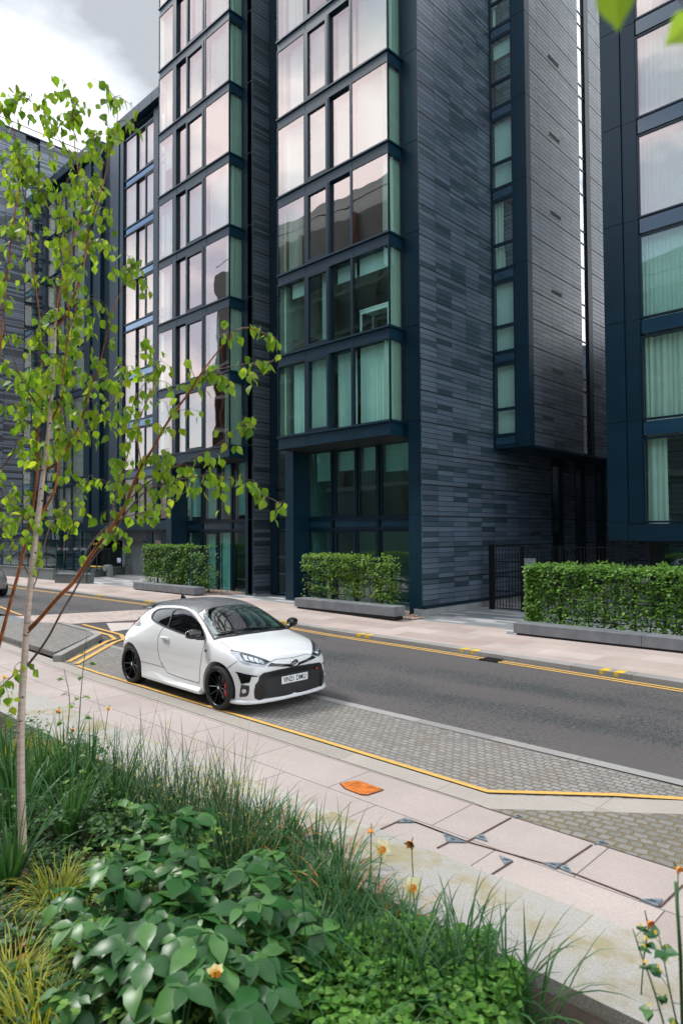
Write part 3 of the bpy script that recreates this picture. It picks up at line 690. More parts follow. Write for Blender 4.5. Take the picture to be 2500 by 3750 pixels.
# below the wing: shopfront, garage mouth, concrete pier
mb = MB(); mb.box(-45.6, -24.6, YW-.06, YW+.02, 2.72, 3.20)
for i in range(14): mb.box(-45.6+i*1.6, -45.585+i*1.6, YW-.066, YW-.05, 2.73, 3.19)
mb.build('fascia', M['panel'], WG)
sf = lambda px: (px-1250)
T2 = TY(YW+.35)
def Xat(px, Y, py=2000):
    d = ray(px, py); return d.x*Y/d.y
def Zat(px, py, Y):
    d = ray(px, py); return CAMH+d.z*Y/d.y
yy = YW+.35
xs = [Xat(p, yy) for p in (150,200,236,268,300,335)]
for a, b in zip(xs, xs[1:]): window(WG, T2, a, b, .25, 2.7, fr=.06, glass='glass_low', name='shopfront_window')
def text_obj(name, s, T3, size, mat, parent=None, ext=.003, align='LEFT', bold=0, width=1):
    cu = bpy.data.curves.new(name, 'FONT'); cu.body = s; cu.size = size; cu.extrude = ext; cu.align_x = align; cu.align_y = 'CENTER'; cu.offset = bold
    tmp = bpy.data.objects.new('tmp', cu); COL.objects.link(tmp); dg = bpy.context.evaluated_depsgraph_get()
    me = bpy.data.meshes.new_from_object(tmp.evaluated_get(dg)); bpy.data.objects.remove(tmp)
    me.materials.clear(); me.materials.append(mat)
    for v in me.vertices: v.co.x *= width
    me.transform(T3); o = bpy.data.objects.new(name, me); COL.objects.link(o)
    if parent is not None: o.parent = parent; KIDS.setdefault(parent.name, []).append(o)
    return o
def face_mY(x, y, z): return Matrix(((1,0,0,x),(0,0,-1,y),(0,1,0,z),(0,0,0,1)))     # text readable from -Y
white = simple('white_lettering', (.85,.85,.85), .6)
redm = simple('red_lettering', (.6,.05,.04), .5)
for px in (208, 270):
    x = Xat(px, yy-.03); z = Zat(px+12, 2009, yy-.03)
    text_obj('lettering', 'speirs', face_mY(x, yy-.03, z), .30, white, WG, width=.85)
    text_obj('lettering', 'gumley', face_mY(x+1.02, yy-.03, z), .30, white, WG, width=.85)
    mb = MB(); mb.box(x+.90, x+.94, yy-.035, yy-.025, z-.12, z+.22); mb.build('lettering_bar', redm, WG)
mb = MB(); mb.tube([(Xat(236,yy-.06), yy-.06, .6),(Xat(236,yy-.06), yy-.06, 2.6)], .02); mb.build('door_handle', simple('brushed_steel', (.6,.6,.6), .35, .9), WG)
gm = simple('garage_wall', (.10,.11,.115), .8, 0, .1)
X = lambda px: Xat(px, yy)
mb = MB(); mb.box(X(335), X(600), yy, yy+.2, 2.15, 2.72); mb.build('garage_header', gm, WG)
mb = MB(); mb.box(X(434), X(444), yy+.25, yy+.6, .1, 2.15); mb.box(X(444), X(492), yy+.55, yy+.7, .1, 2.15); mb.build('concrete_pier', M['concrete'], WG)
mb = MB(); mb.box(X(335), X(540), yy+6, yy+6.2, 0, 2.7); mb.box(X(335)-.2, X(335), yy+.2, yy+6, 0, 2.7); mb.box(X(335), X(540), yy+.3, yy+6, 2.3, 2.5); mb.build('garage_inside', M['black_metal'], WG)
mb = MB(); mb.box(X(536), X(560), yy-.02, yy+.2, .1, 2.6); mb.box(X(592), X(610), yy-.02, yy+.2, .1, 2.6); mb.build('wall_panel', M['panel'], WG)
window(WG, T2, X(560), X(592), .2, 2.65, fr=.07, glass='glass', name='shopfront_window')
HB = tag(empty('height_bar'), 'yellow and black striped height bar hanging in the garage mouth', 'height bar')
hb = MB(); x0, x1 = X(343), X(398); zt = Zat(370,1987,yy-.2); zb = Zat(370,1997,yy-.2); n = 12
for i in range(n):
    a = x0+(x1-x0)*i/n; b = x0+(x1-x0)*(i+1)/n; s_ = .12
    hb.add([(a,yy-.2,zb),(b,yy-.2,zb),(b+s_,yy-.2,zt),(a+s_,yy-.2,zt),(a,yy-.12,zb),(b,yy-.12,zb),(b+s_,yy-.12,zt),(a+s_,yy-.12,zt)], [(0,1,2,3),(7,6,5,4),(0,4,5,1),(3,2,6,7)], i % 2)
hb.build('striped_bar', [simple('hazard_yellow', (.75,.50,.03), .5), M['black_metal']], HB)
hb = MB()
for x in (x0+.2, x1-.1): hb.tube([(x, yy-.16, zt),(x, yy-.16, zt+.5)], .012)
hb.build('chain', M['black_metal'], HB)
BA = tag(empty('barrier_arm'), 'yellow barrier arm with round grey counterweight in front of the garage', 'barrier')
b_ = MB(); yb = 17.2; zc = Zat(360,2076,yb); b_.tube([(Xat(335,yb), yb, zc),(Xat(388,yb), yb, zc)], .05, 8); b_.build('arm', simple('barrier_yellow', (.75,.48,.05), .5), BA)
b_ = MB(); b_.tube([(Xat(396,yb), yb-.2, zc-.02),(Xat(396,yb), yb+.2, zc-.02)], .17, 14); b_.box(Xat(398,yb), Xat(408,yb), yb-.1, yb+.1, .15, zc); b_.build('counterweight', M['concrete'], BA)
SG = tag(empty('parking_sign'), 'small blue private parking sign on the railing by the concrete pier', 'sign')
ys = 16.3; a, b = Xat(431,ys), Xat(445,ys); z0, z1 = Zat(438,2061,ys), Zat(438,2043,ys)
s_ = MB(); s_.box(a, b, ys-.02, ys, z0, z1); s_.build('sign_board', simple('sign_blue', (.02,.08,.33), .4), SG)
s_ = MB(); e = .015; s_.box(a+.01, b-.01, ys-.023, ys-.021, z1-e*1.6, z1-e); s_.box(a+.01, b-.01, ys-.023, ys-.021, z0+e, z0+e*1.6); s_.build('sign_border', white, SG)
text_obj('lettering', 'PRIVATE', face_mY((a+b)/2, ys-.022, z1-(z1-z0)*.25), (b-a)*.25, white, SG, align='CENTER')
text_obj('lettering', 'PARKING', face_mY((a+b)/2, ys-.022, z1-(z1-z0)*.52), (b-a)*.25, white, SG, align='CENTER')
text_obj('lettering', 'Residents only', face_mY((a+b)/2, ys-.022, z1-(z1-z0)*.78), (b-a)*.13, white, SG, align='CENTER')

# far striped block closing the street
FB = tag(empty('striped_block'), 'tall far-left block with blue-grey striped tiles, a strip window and a roof rail', 'building')
mb = MB(); mb.box(-62, -46, 13, 17.4, .2, 29.4); mb.box(-62, -46, 18.35, 34, .2, 29.4); mb.box(-62, -46.3, 17.4, 18.35, .2, 29.4); mb.build('tiled_wall', M['tile_f'], FB)
T = TX(-46.1)
for k in range(18): window(FB, T, 17.45, 18.3, .5+1.6*k, 1.95+1.6*k, glass='glass_side', name='slit_window')
for y in ():
    for k in range(9): window(FB, TX(-45.98), y, y+.9, 1.2+3.0*k, 3.4+3.0*k, glass='glass', name='window')
mb = MB(); mb.tube([(-46.3,13.1,30.1),(-46.3,33.9,30.1)], .035, 5)
for i in range(11): mb.tube([(-46.3,13.1+2*i,29.4),(-46.3,13.1+2*i,30.1)], .03, 5)
mb.build('roof_rail', M['black_metal'], FB)
mb = MB(); mb.box(-62.05,-45.96,12.95,34.05,29.4,29.5); mb.build('parapet', M['panel'], FB)

# right-hand building
BB = tag(empty('apartment_block'), 'dark navy panelled apartment block with wide curtained windows, at the right edge', 'building')
YR = 18.4; xL = -7.56
mb = MB(); js = [2.24,2.75]+[2.75+2.72*k for k in range(1,9)]
for a, b in zip(js, js[1:]): mb.box(xL, xL+.53, YR, YR+.5, a+.008, b-.008)
mb.box(xL+.01, xL+.52, YR+.02, YR+.5, 2.25, 24); mb.build('corner_column', M['panel'], BB)
mb = MB()
for a, b in zip(js[1:], js[2:]): mb.box(xL+.545, xL+.93, YR+.05, YR+.4, a+.006, b-.006)
mb.box(xL+.54, xL+.925, YR+.06, YR+.4, 2.7, 24); mb.box(xL+.545, 3.0, YR-.01, YR+.5, 2.24, 2.68); mb.build('panel_column', M['panel'], BB)
T = TY(YR+.05); BC = [('c',.02,.27),('c',0,1),('v',0,1),('v',0,1),('c',0,1),('c',0,.2),('c',0,1),('c',0,1)]
for k in range(7):
    z0 = 2.72+2.735*k
    for j, (a, b) in enumerate(((-6.62,-4.55),(-4.5,-2.4),(-2.35,-.2),(-.15,2.0))):
        window(BB, T, a, b, z0, z0+2.27, fr=.05, glass='glass' if k > 2 else 'glass_side', curtain=BC[k] if j == 0 else ('c',0,1), rnd=rw)
        mb = MB(); tbox(mb, T, a+.03, b-.03, -.06, -.01, z0+2.32, z0+2.70); mb.build('spandrel_pane', M['spandrel'] if k < 3 else M['spandrel_sky2'] if 'spandrel_sky2' in M else M['spandrel'], BB)
mb = MB(); mb.box(-6.6, 3, 22, 22.1, 2.7, 24)
for k in range(8): mb.box(-7, 3, YR+.3, 22, 2.4+2.735*k, 2.65+2.735*k)
mb.box(-6.9, -6.6, YR+.4, 22, 2.7, 24)
mb.build('interior', M['room'], BB)
mb = MB(); mb.box(xL+.0, xL+.3, YR+.5, 20.3, 2.24, 24); mb.box(-4.0, 3, 22.9, 25.4, 2.24, 24); mb.box(xL, -4.0, 22.9, 25.4, 2.24, 24); mb.box(-7.0, 3, 20.31, 22.89, -.1, 10); mb.box(-7.0, 3, 25.41, 40, -.1, 10); mb.box(-7.0,3,22.89,25.41,-.1,2.2); mb.box(-11.5, 3, 40.01, 40.4, -.1, 14); mb.build('tiled_wall', M['tile_r'], BB)  # past the side wall: unseen masses added to darken reflections and the passage
mb = MB(); mb.box(xL, 3, YR, 20.3, 23.8, 24.2); mb.build('roof', M['dark'], BB)
mb = MB(); mb.box(xL+.1, 3, YR+.1, 20.3, 2.20, 2.245); mb.box(-6.9,-6.6,YR+1.2,22,.1,2.2); mb.build('soffit', M['dark'], BB)
for a, b in ((-6.6,-5.3),(-5.2,-3.9),(-3.8,-1.5),(-1.4,2)): window(BB, TY(YR+1.2), a, b, .12, 2.2, glass='glass_low')
mb = MB(); mb.box(-6.6, 2.5, 22.5, 22.6, .1, 2.2); mb.build('ground_interior', M['room'], BB)

# what stands across the street, behind the camera, and is mirrored in the glass
OP = tag(empty('office_block'), 'long office block across the street behind the camera, seen mirrored in the bay windows', 'building')
ob = simple('office_cladding', (.055,.075,.08), .5, 0, .15, .3); fin = simple('brown_fin', (.10,.05,.035), .6)
pale = simple('pale_cladding', (.30,.36,.37), .5)
for xa, xb, nf, par_ in ((-54, -22, 8, OP), (-21.9, 16, 5, tag(empty('office_block'), 'lower office block across the street behind the camera, mirrored in the right-hand windows', 'building'))):
    zt = 3+3.1*nf
    mb = MB(); mb.box(xa, xb, -22, -9, 0, zt); mb.build('wall', ob, par_)
    mb = MB(); mb.box(xa+1, xb-1, -21, -10.2, zt+.02, zt+2.6); mb.build('penthouse', pale, par_)
    mb = MB()
    for k in range(nf): mb.box(xa, xb, -8.98, -8.86, 3.0+3.1*k, 3.35+3.1*k)
    mb.build('floor_band', simple('band_grey', (.16,.18,.19), .5), par_)
    mb = MB(); x = xa+.5; r5 = random.Random(4)
    while x < xb-.5:
        for k in range(nf):
            if r5.random() < .8: mb.box(x, x+.18, -8.95, -8.55, 3.36+3.1*k, 6.05+3.1*k)
        x += r5.choice([1.1,1.7,2.3])
    mb.build('fins', fin, par_)
    mb = MB(); mb.tube([(xa,-9.1,zt+1),(xb,-9.1,zt+1)], .05, 5); mb.build('roof_rail', M['dark'], par_)
BK = tag(empty('tenement'), 'old brick tenement further along the street, seen mirrored in the lower windows', 'building')
mb = MB(); mb.box(-110, -57, -24, -12, 0, 9.5); mb.build('wall', M['brick'], BK)
mb = MB(); mb.add([(-110.5,-11.5,9.5),(-56.5,-11.5,9.5),(-56.5,-24.5,9.5),(-110.5,-24.5,9.5),(-110.5,-18,13),(-56.5,-18,13)], [(0,1,5,4),(2,3,4,5),(1,2,5),(3,0,4),(3,2,1,0)]); mb.build('roof', simple('slate', (.10,.11,.12), .7), BK)

# a desk standing in the second-floor bay of the right tower
DK = tag(empty('desk', (-12.95, 15.2, 8.46)), 'pale desk with a dark monitor behind the second-floor bay glass', 'desk')
mb = MB(); mb.box(-.62,.55,-.28,.35,.72,.76); mb.box(-.60,.53,-.27,-.25,.62,.72); mb.build('table_top', M['blind'], DK)
for x in (-.58, .50):
    for y in (-.25, .31): mb = MB(); mb.box(x-.025,x+.025,y-.025,y+.025,-.02,.72); mb.build('leg', M['blind'], DK)
MO = tag(empty('monitor', (-12.85, 15.3, 9.22)), 'dark monitor standing on the pale desk in the bay', 'monitor')
mb = MB(); mb.box(-.30,.30,-.02,.02,.12,.46); mb.build('screen_back', M['black_metal'], MO)
mb = MB(); mb.box(-.03,.03,-.01,.05,0,.2); mb.box(-.12,.12,-.07,.10,0,.012); mb.build('stand', M['black_metal'], MO)
CB_ = tag(empty('chest', (-16.2, 15.15, 8.44)), 'brown chest standing behind the left pane of the second-floor bay', 'chest')
mb = MB(); mb.box(-.35,.35,-.2,.25,0,.42); mb.build('box', simple('brown_leather', (.07,.03,.02), .5), CB_); mb = MB(); mb.box(-.36,.36,-.21,.26,.422,.47); mb.build('lid', simple('brown_lid', (.09,.04,.025), .5), CB_)
# ---------------------------------------------------------------- street furniture
def bench(x0, x1, y0, zt, zb, label, seam=None, skew=0):
    t = tag(empty('granite_bench'), label, 'bench', 'long granite bench blocks')
    mb = MB()
    if seam: mb.box(x0, seam-.003, y0, y0+.46, zb, zt); mb.box(seam+.003, x1, y0, y0+.46, zb, zt)
    else: mb.box(x0, x1, y0, y0+.46, zb, zt)
    mb.build('seat_block', M['bench'], t, bevel=.012)
    mb = MB(); mb.box(x0+.06, x1-.06, y0+.06, y0+.42, 0, zb+.004); mb.build('recessed_base', M['black_metal'], t)
    return t
bench(-8.00, 3.0, 14.0, .40, .165, 'long grey granite bench in front of the big hedge on the right', seam=-5.125)
bench(-15.52, -11.53, 14.0, .50, .24, 'grey granite bench under the ragged hornbeam screen, middle of the three')
bench(-25.35, -20.94, 14.0, .53, .265, 'grey granite bench under the dense trellised hedge on the left')

# leaves as real little folded blades
def leaf_template(kind):
    if kind == 'birch':
        half = [(0,.0),(.16,.26),(.32,.38),(.50,.36),(.68,.25),(.84,.11),(1.0,.0)]
    elif kind == 'small': half = [(0,0),(.3,.30),(.65,.26),(1,0)]
    elif kind == 'broad': half = [(0,.02),(.15,.14),(.4,.25),(.65,.22),(.85,.10),(1,0)]
    else: half = [(0,.03),(.3,.05),(.7,.04),(1,0)]
    vs = []; fs = []
    n = len(half)
    for x, w_ in half: vs.append((x, 0, 0)); 
    for x, w_ in half[1:-1]: vs.append((x, w_, .10*w_/.3*.35+.03)); 
    for x, w_ in half[1:-1]: vs.append((x, -w_, .10*w_/.3*.35+.03))
    k = n-2
    for side, off in ((1, n), (-1, n+k)):
        fs.append((0, 1, off) if side < 0 else (0, off, 1))
        for i in range(k-1):
            a, b, c, d = i+1, i+2, off+i+1, off+i
            fs.append((a, b, c, d) if side < 0 else (d, c, b, a))
        fs.append((n-2, n-1, off+k-1) if side < 0 else (off+k-1, n-1, n-2))
    return vs, fs
LT = {k: leaf_template(k) for k in ('birch','small','broad')}
def add_leaf(mb, kind, pos, d, up, size, m=0, curl=0.0, wide=1.0):
    d = d.normalized(); s = d.cross(up)
    if s.length < 1e-4: s = d.orthogonal()
    s.normalize(); n = s.cross(d); vs0, fs0 = LT[kind]; b = len(mb.v)
    for x, y, z in vs0:
        p = pos + d*(x*size) + s*(y*size*wide) + n*((z - curl*x*x)*size); mb.v.append((p.x,p.y,p.z))
    for f in fs0: mb.f.append(tuple(i+b for i in f)); mb.m.append(m); mb.sm.append(False)
def leaf_mat(name, cols, trans=.45, rough=.45, spec=.25):
    m, nt, p, L = new_mat(name)
    g = nd(nt, 'ShaderNodeNewGeometry'); r = ramp(nt, [(i/(len(cols)-1), c) for i, c in enumerate(cols)]); L(g.outputs['Random Per Island'], r.inputs[0])
    tc = nd(nt, 'ShaderNodeTexCoord'); nz = nd(nt, 'ShaderNodeTexNoise', i_Scale=7, i_Detail=3); L(tc.outputs['Object'], nz.inputs['Vector'])
    mr = nd(nt, 'ShaderNodeMapRange', i_1=.3, i_2=.7, i_3=.8, i_4=1.2); L(nz.outputs[0], mr.inputs[0])
    vm = nd(nt, 'ShaderNodeVectorMath', operation='SCALE'); L(r.outputs[0], vm.inputs[0]); L(mr.outputs[0], vm.inputs['Scale'])
    L(vm.outputs[0], p.inputs['Base Color']); p.inputs['Roughness'].default_value = rough; p.inputs['Specular IOR Level'].default_value = spec
    t = nd(nt, 'ShaderNodeBsdfTranslucent'); 
    tcx = nd(nt, 'ShaderNodeVectorMath', operation='MULTIPLY'); L(vm.outputs[0], tcx.inputs[0]); tcx.inputs[1].default_value = (1.7,1.55,.6); L(tcx.outputs[0], t.inputs['Color'])
    mx = nd(nt, 'ShaderNodeMixShader'); mx.inputs[0].default_value = trans; L(p.outputs[0], mx.inputs[1]); L(t.outputs[0], mx.inputs[2])
    L(mx.outputs[0], nt.nodes['Material Output'].inputs[0]); return m
M['leaf_hedge'] = leaf_mat('hedge_leaf', [(.04,.11,.02),(.10,.22,.038),(.19,.35,.06),(.065,.165,.028)], .35)
M['leaf_screen'] = leaf_mat('screen_leaf', [(.07,.16,.028),(.15,.29,.05),(.25,.39,.07),(.09,.20,.035)], .42)
M['leaf_birch'] = leaf_mat('birch_leaf', [(.09,.20,.025),(.16,.30,.035),(.24,.38,.05),(.13,.26,.03),(.33,.42,.06)], .58, .42, .35)
M['twig'] = simple('brown_twig', (.09,.05,.035), .7, 0, .2, 20)
def hedge(label, x0, x1, y0, y1, z0, z1, n, size, mat, rag=0.0, seed=1, density=None, trellis=None, group='clipped hornbeam hedges'):
    rnd = random.Random(seed); t = tag(empty('hedge'), label, 'hedge', group)
    mb = MB()
    i = 0
    while i < n:
        x = rnd.uniform(x0, x1); z = z0+(z1-z0)*rnd.random(); u = rnd.random()
        # mostly on the faces: front, top, ends
        q = rnd.random()
        if q < .62: y = y0 + abs(rnd.gauss(0,.05)); out = Vector((0,-1,.25))
        elif q < .82: z = z1-abs(rnd.gauss(0,.05)); y = rnd.uniform(y0,y1); out = Vector((0,-.3,1))
        elif q < .90: x = x0+abs(rnd.gauss(0,.05)); y = rnd.uniform(y0,y1); out = Vector((-1,-.2,.2))
        elif q < .94: x = x1-abs(rnd.gauss(0,.05)); y = rnd.uniform(y0,y1); out = Vector((1,-.2,.2))
        else: y = rnd.uniform(y0,y1); out = Vector((0,-1,.2))
        if density and rnd.random() > density((x-x0)/(x1-x0), (z-z0)/(z1-z0), x, z): continue
        nz = noise.noise(Vector((x*1.7, z*2.3, seed)))*.09 + noise.noise(Vector((x*5, z*5, seed+5)))*.05
        p = Vector((x, y+nz, z+nz*.5)) + out*rnd.gauss(0,.03)
        d = (out*rnd.uniform(.3,1.0)+Vector((rnd.uniform(-1,1), rnd.uniform(-.4,.2), rnd.uniform(-.9,.15)))).normalized()
        add_leaf(mb, 'small', p, d, Vector((rnd.uniform(-.3,.3),-.5,1)), size*rnd.uniform(.65,1.25), curl=rnd.uniform(0,.3)); i += 1
    mb.build('foliage', mat, t)
    st = MB(); 
    for k in range(int((x1-x0)/.32)):
        x = x0+.15+k*.32+rnd.uniform(-.06,.06); y = (y0+y1)/2; pts = [(x,y,.05)]
        for j in range(1,6): pts.append((x+rnd.uniform(-.08,.08), y+rnd.uniform(-.06,.06), z0+(z1-z0)*j/5*.93))
        st.tube(pts, [.018,.015,.012,.010,.007,.004], 5)
        for j in range(7):
            zz = rnd.uniform(z0+.1, z1-.2); st.tube([(x,y,zz),(x+rnd.uniform(-.3,.3),y+rnd.uniform(-.15,.15),zz+rnd.uniform(.05,.3))], [.007,.003], 4)
    st.build('stems', M['twig'], t)
    if trellis:
        tm = MB()
        for x in trellis[0]: tm.box(x-.025, x+.025, (y0+y1)/2-.025, (y0+y1)/2+.025, 0, z1+.02)
        for z in trellis[1]: tm.box(trellis[2], trellis[3], (y0+y1)/2-.01, (y0+y1)/2+.01, z-.012, z+.012)
        tm.build('trellis', M['black_metal'], t)
    return t
hedge('big dense clipped green hedge behind the long bench, at the right edge', -8.0, 2.9, 14.62, 15.3, .32, 1.70, 21000, .085, M['leaf_hedge'], seed=3, trellis=([-7.3,-5.6,-4.0],[.45,.9,1.35],-7.9,2.8))
def dm(u, v, x, z):
    h = noise.noise(Vector((x*1.5, z*2.0, 2)))*.5+.5
    if u < .10: return (.5 if v > .62 else (.3 if .25 < v < .5 and u > .03 else .04))*h*1.6
    if u < .30 : return .95*h*1.4 if v > .45 or (.18 < v < .34) else .12
    if v < .16: return .35*h
    if u > .9: return 1.1*h if .12 < v < .9 else .15
    return min(1, .55+h*.7) if h > .36 else .12
hedge('ragged leafy hedge on a wire trellis, behind the middle bench', -15.85, -12.15, 14.62, 15.0, .42, 1.80, 5200, .075, M['leaf_screen'], seed=8, density=dm, trellis=([-15.2,-13.65,-12.3],[.62,1.15,1.66],-15.6,-11.85))
def dl(u, v, x, z):
    h = noise.noise(Vector((x*1.6, z*2.0, 7)))*.5+.5
    if u < .72: return 1 if (v > .22 or u > .3) else .35
    if v > .86: return .10
    return (.95 if (h > .5) else .16) * (1.0 if u < .93 else .7)
hedge('dense green hedge thinning out on its trellis at the right end, behind the left bench', -25.6, -21.0, 14.62, 15.1, .45, 2.02, 9000, .08, M['leaf_hedge'], seed=21, density=dl, trellis=([-24.9,-22.9,-21.7],[.75,1.35,1.95],-25.4,-21.0))

# pebble beds at the column feet: too many stones to count
def pebbles(label, poly, z, n, seed):
    rnd = random.Random(seed); mb = MB(); bm0 = bmesh.new(); bmesh.ops.create_icosphere(bm0, subdivisions=1, radius=1); V = [v.co.copy() for v in bm0.verts]; F = [[v.index for v in f.verts] for f in bm0.faces]; bm0.free()
    xs = [p[0] for p in poly]; ys = [p[1] for p in poly]
    def inside(x, y):
        c = False; j = len(poly)-1
        for i in range(len(poly)):
            if (poly[i][1] > y) != (poly[j][1] > y) and x < (poly[j][0]-poly[i][0])*(y-poly[i][1])/(poly[j][1]-poly[i][1])+poly[i][0]: c = not c
            j = i
        return c
    k = 0
    while k < n:
        x, y = rnd.uniform(min(xs),max(xs)), rnd.uniform(min(ys),max(ys))
        if not inside(x, y): continue
        s = rnd.uniform(.02,.04); a = rnd.random()*6; sx = rnd.uniform(.7,1.3)
        mb.add([(x+(v.x*math.cos(a)*sx-v.y*math.sin(a))*s, y+(v.x*math.sin(a)*sx+v.y*math.cos(a))*s, z+rnd.uniform(0,.02)*0+v.z*s*.7+.01) for v in V], F, 0, True); k += 1
    m, nt, p, L = new_mat('pebble'); g = nd(nt, 'ShaderNodeNewGeometry'); r = ramp(nt, [(0,(.30,.17,.13)),(.35,(.42,.28,.22)),(.7,(.50,.38,.33)),(1,(.20,.12,.10))]); L(g.outputs['Random Per Island'], r.inputs[0]); L(r.outputs[0], p.inputs['Base Color']); p.inputs['Roughness'].default_value = .7
    tag(mb.build('pebbles', m), label, 'pebbles', kind='stuff')
pebbles('pink pebbles beside the column at the end of the middle bench', [(-15.5,14.55),(-11.35,14.50),(-11.25,14.9),(-11.9,15.35),(-12.1,16.05),(-17,16.05),(-17,15.4)], .14, 2600, 1)
pebbles('pink pebbles under the left hedge', [(-25,14.55),(-20.9,14.5),(-20.2,15.2),(-20.3,16.0),(-25,16.0)], .24, 1800, 2)

# gates
GT = tag(empty('metal_gate'), 'black metal bar gates and fence with a grey notice plate, beside the tiled wall', 'gate')
yg = 18.2
mb = MB(); mb.box(-11.19, -11.03, yg-.05, yg+.05, 0, 2.12); mb.build('post', M['black_metal'], GT)
mb = MB(); mb.box(-10.12, -10.04, yg-.035, yg+.035, .1, 2.08); mb.build('post', M['black_metal'], GT)
def gate_leaf(x0, x1):
    g = MB(); x = x0+.03
    while x < x1-.02: g.box(x-.008, x+.008, yg-.008, yg+.008, .18, 2.07); x += .105
    for z in (.17, .70, 1.14, 1.60, 2.06): g.box(x0, x1, yg-.018, yg+.018, z-.015, z+.015)
    return g.build('gate_leaf', M['black_metal'], GT)
gate_leaf(-10.97, -10.13); gate_leaf(-10.03, -8.9); gate_leaf(-8.82, -6.9)
mb = MB(); mb.box(-8.9, -8.82, yg-.035, yg+.035, .1, 2.1); mb.build('post', M['black_metal'], GT)
mb = MB(); mb.box(-9.99, -9.62, yg-.03, yg-.02, 1.35, 1.72); mb.build('notice_plate', simple('grey_plate', (.25,.29,.31), .5), GT)
mb = MB(); mb.tube([(-10.45,yg-.04,.08),(-10.45,yg-.04,.72)], .008); mb.tube([(-10.50,yg-.04,.55),(-10.44,yg-.05,.48)], .012); mb.build('drop_bolt', M['black_metal'], GT)

# railings and low walls by the garage
rail_m = simple('dark_green_rail', (.02,.035,.038), .5, .3); gw = paving('green_grey_wall_slabs', [(.11,.125,.125),(.15,.165,.165)], 1.2, .45, .006, (.05,.06,.06), .7, 0, .2)
for v in gw.node_tree.nodes: pass
low = simple('low_wall_granite', (.15,.17,.17), .7, 0, .15, 2)
def wall_seg(name, label, pts, z0, z1, th=.25, cop=True):
    t = tag(empty(name), label, 'wall'); mb = MB(); cp = MB()
    for (ax, ay), (bx, by) in zip(pts, pts[1:]):
        d = Vector((bx-ax, by-ay)); n = Vector((-d.y, d.x)).normalized()*th
        L_ = d.length; k = max(1, int(L_/1.1))
        for i in range(k):
            p = Vector((ax,ay))+d*(i/k)+d.normalized()*.004; q = Vector((ax,ay))+d*((i+1)/k)-d.normalized()*.004
            mb.prism([(p.x,p.y),(q.x,q.y),(q.x+n.x,q.y+n.y),(p.x+n.x,p.y+n.y)], z0, z1)
        e = n*.1
        cp.prism([(ax-e.x,ay-e.y),(bx-e.x,by-e.y),(bx+n.x+e.x,by+n.y+e.y),(ax+n.x+e.x,ay+n.y+e.y)], z1+.002, z1+.05)
    mb.build('slabs', low, t); cp.build('coping', low, t); return t
def G(px, py, z=.24):
    d = ray(px, py); k = (z-CAMH)/d.z; return (d.x*k, d.y*k)
def railing(label, pts, zb, zt, step=1.15, glass=True):
    t = tag(empty('railing'), label, 'railing', 'dark green railings by the garage ramp'); mb = MB(); r_ = MB(); g = MB()
    for (ax, ay), (bx, by) in zip(pts, pts[1:]):
        a = Vector((ax,ay)); d = Vector((bx-ax, by-ay)); k = max(1, round(d.length/step))
        r_.tube([(ax,ay,zt),(bx,by,zt)], .025, 6); r_.tube([(ax,ay,zb+.08),(bx,by,zb+.08)], .02, 6)
        for i in range(k+1):
            p = a+d*(i/k); mb.box(p.x-.02, p.x+.02, p.y-.02, p.y+.02, zb-.1, zt)
        g.quad((ax,ay,zb+.1),(bx,by,zb+.1),(bx,by,zt-.04),(ax,ay,zt-.04))
    mb.build('posts', rail_m, t); r_.build('rails', rail_m, t)
    g.build('glass_infill', M['glass_clear'], t)
M['glass_clear'] = glass_material('clear_panel', refl=(.9,1,1), tint=(.80,.90,.88), fac=.06)
p1 = G(347,2114); p2 = G(520,2096)
wall_seg('ramp_wall', 'low granite wall along the garage ramp, left of the dense hedge', [p1, p2], .2, .62)
railing('green railing on the low wall left of the dense hedge', [(p1[0],p1[1]+.12), (p2[0],p2[1]+.12)], .66, 1.72)
q0 = G(-60,2104); q1 = G(0,2106); q2 = G(196,2124)
wall_seg('street_wall', 'long low slab wall behind the pavement at the far left', [q0, q1, q2], .2, .74)
railing('green railing above the long slab wall at the far left', [(q0[0],q0[1]+.15),(q1[0],q1[1]+.15),(q2[0],q2[1]+.15)], .78, 1.85)
b0 = G(201,2133); b1 = G(319,2137); b2 = G(345,2135)
t = tag(empty('granite_plinth'), 'square-ended granite plinth block with a rail post on it', 'wall')
mb = MB(); bk = (b0[0]+(b2[0]-b1[0]), b0[1]+(b2[1]-b1[1]))
mb.prism([b0, b1, b2, bk], .15, .60); mb.build('block', low, t, bevel=.01)
mb = MB(); mb.prism([(b0[0]-.02,b0[1]-.03), (b1[0]+.02,b1[1]-.03), (b2[0]+.02,b2[1]), bk], .602, .66); mb.build('coping', low, t)
mb = MB(); mb.box(b1[0]+.05, b1[0]+.13, b1[1]-.06, b1[1]-.03, .3, 1.45); mb.build('rail_post', rail_m, t)

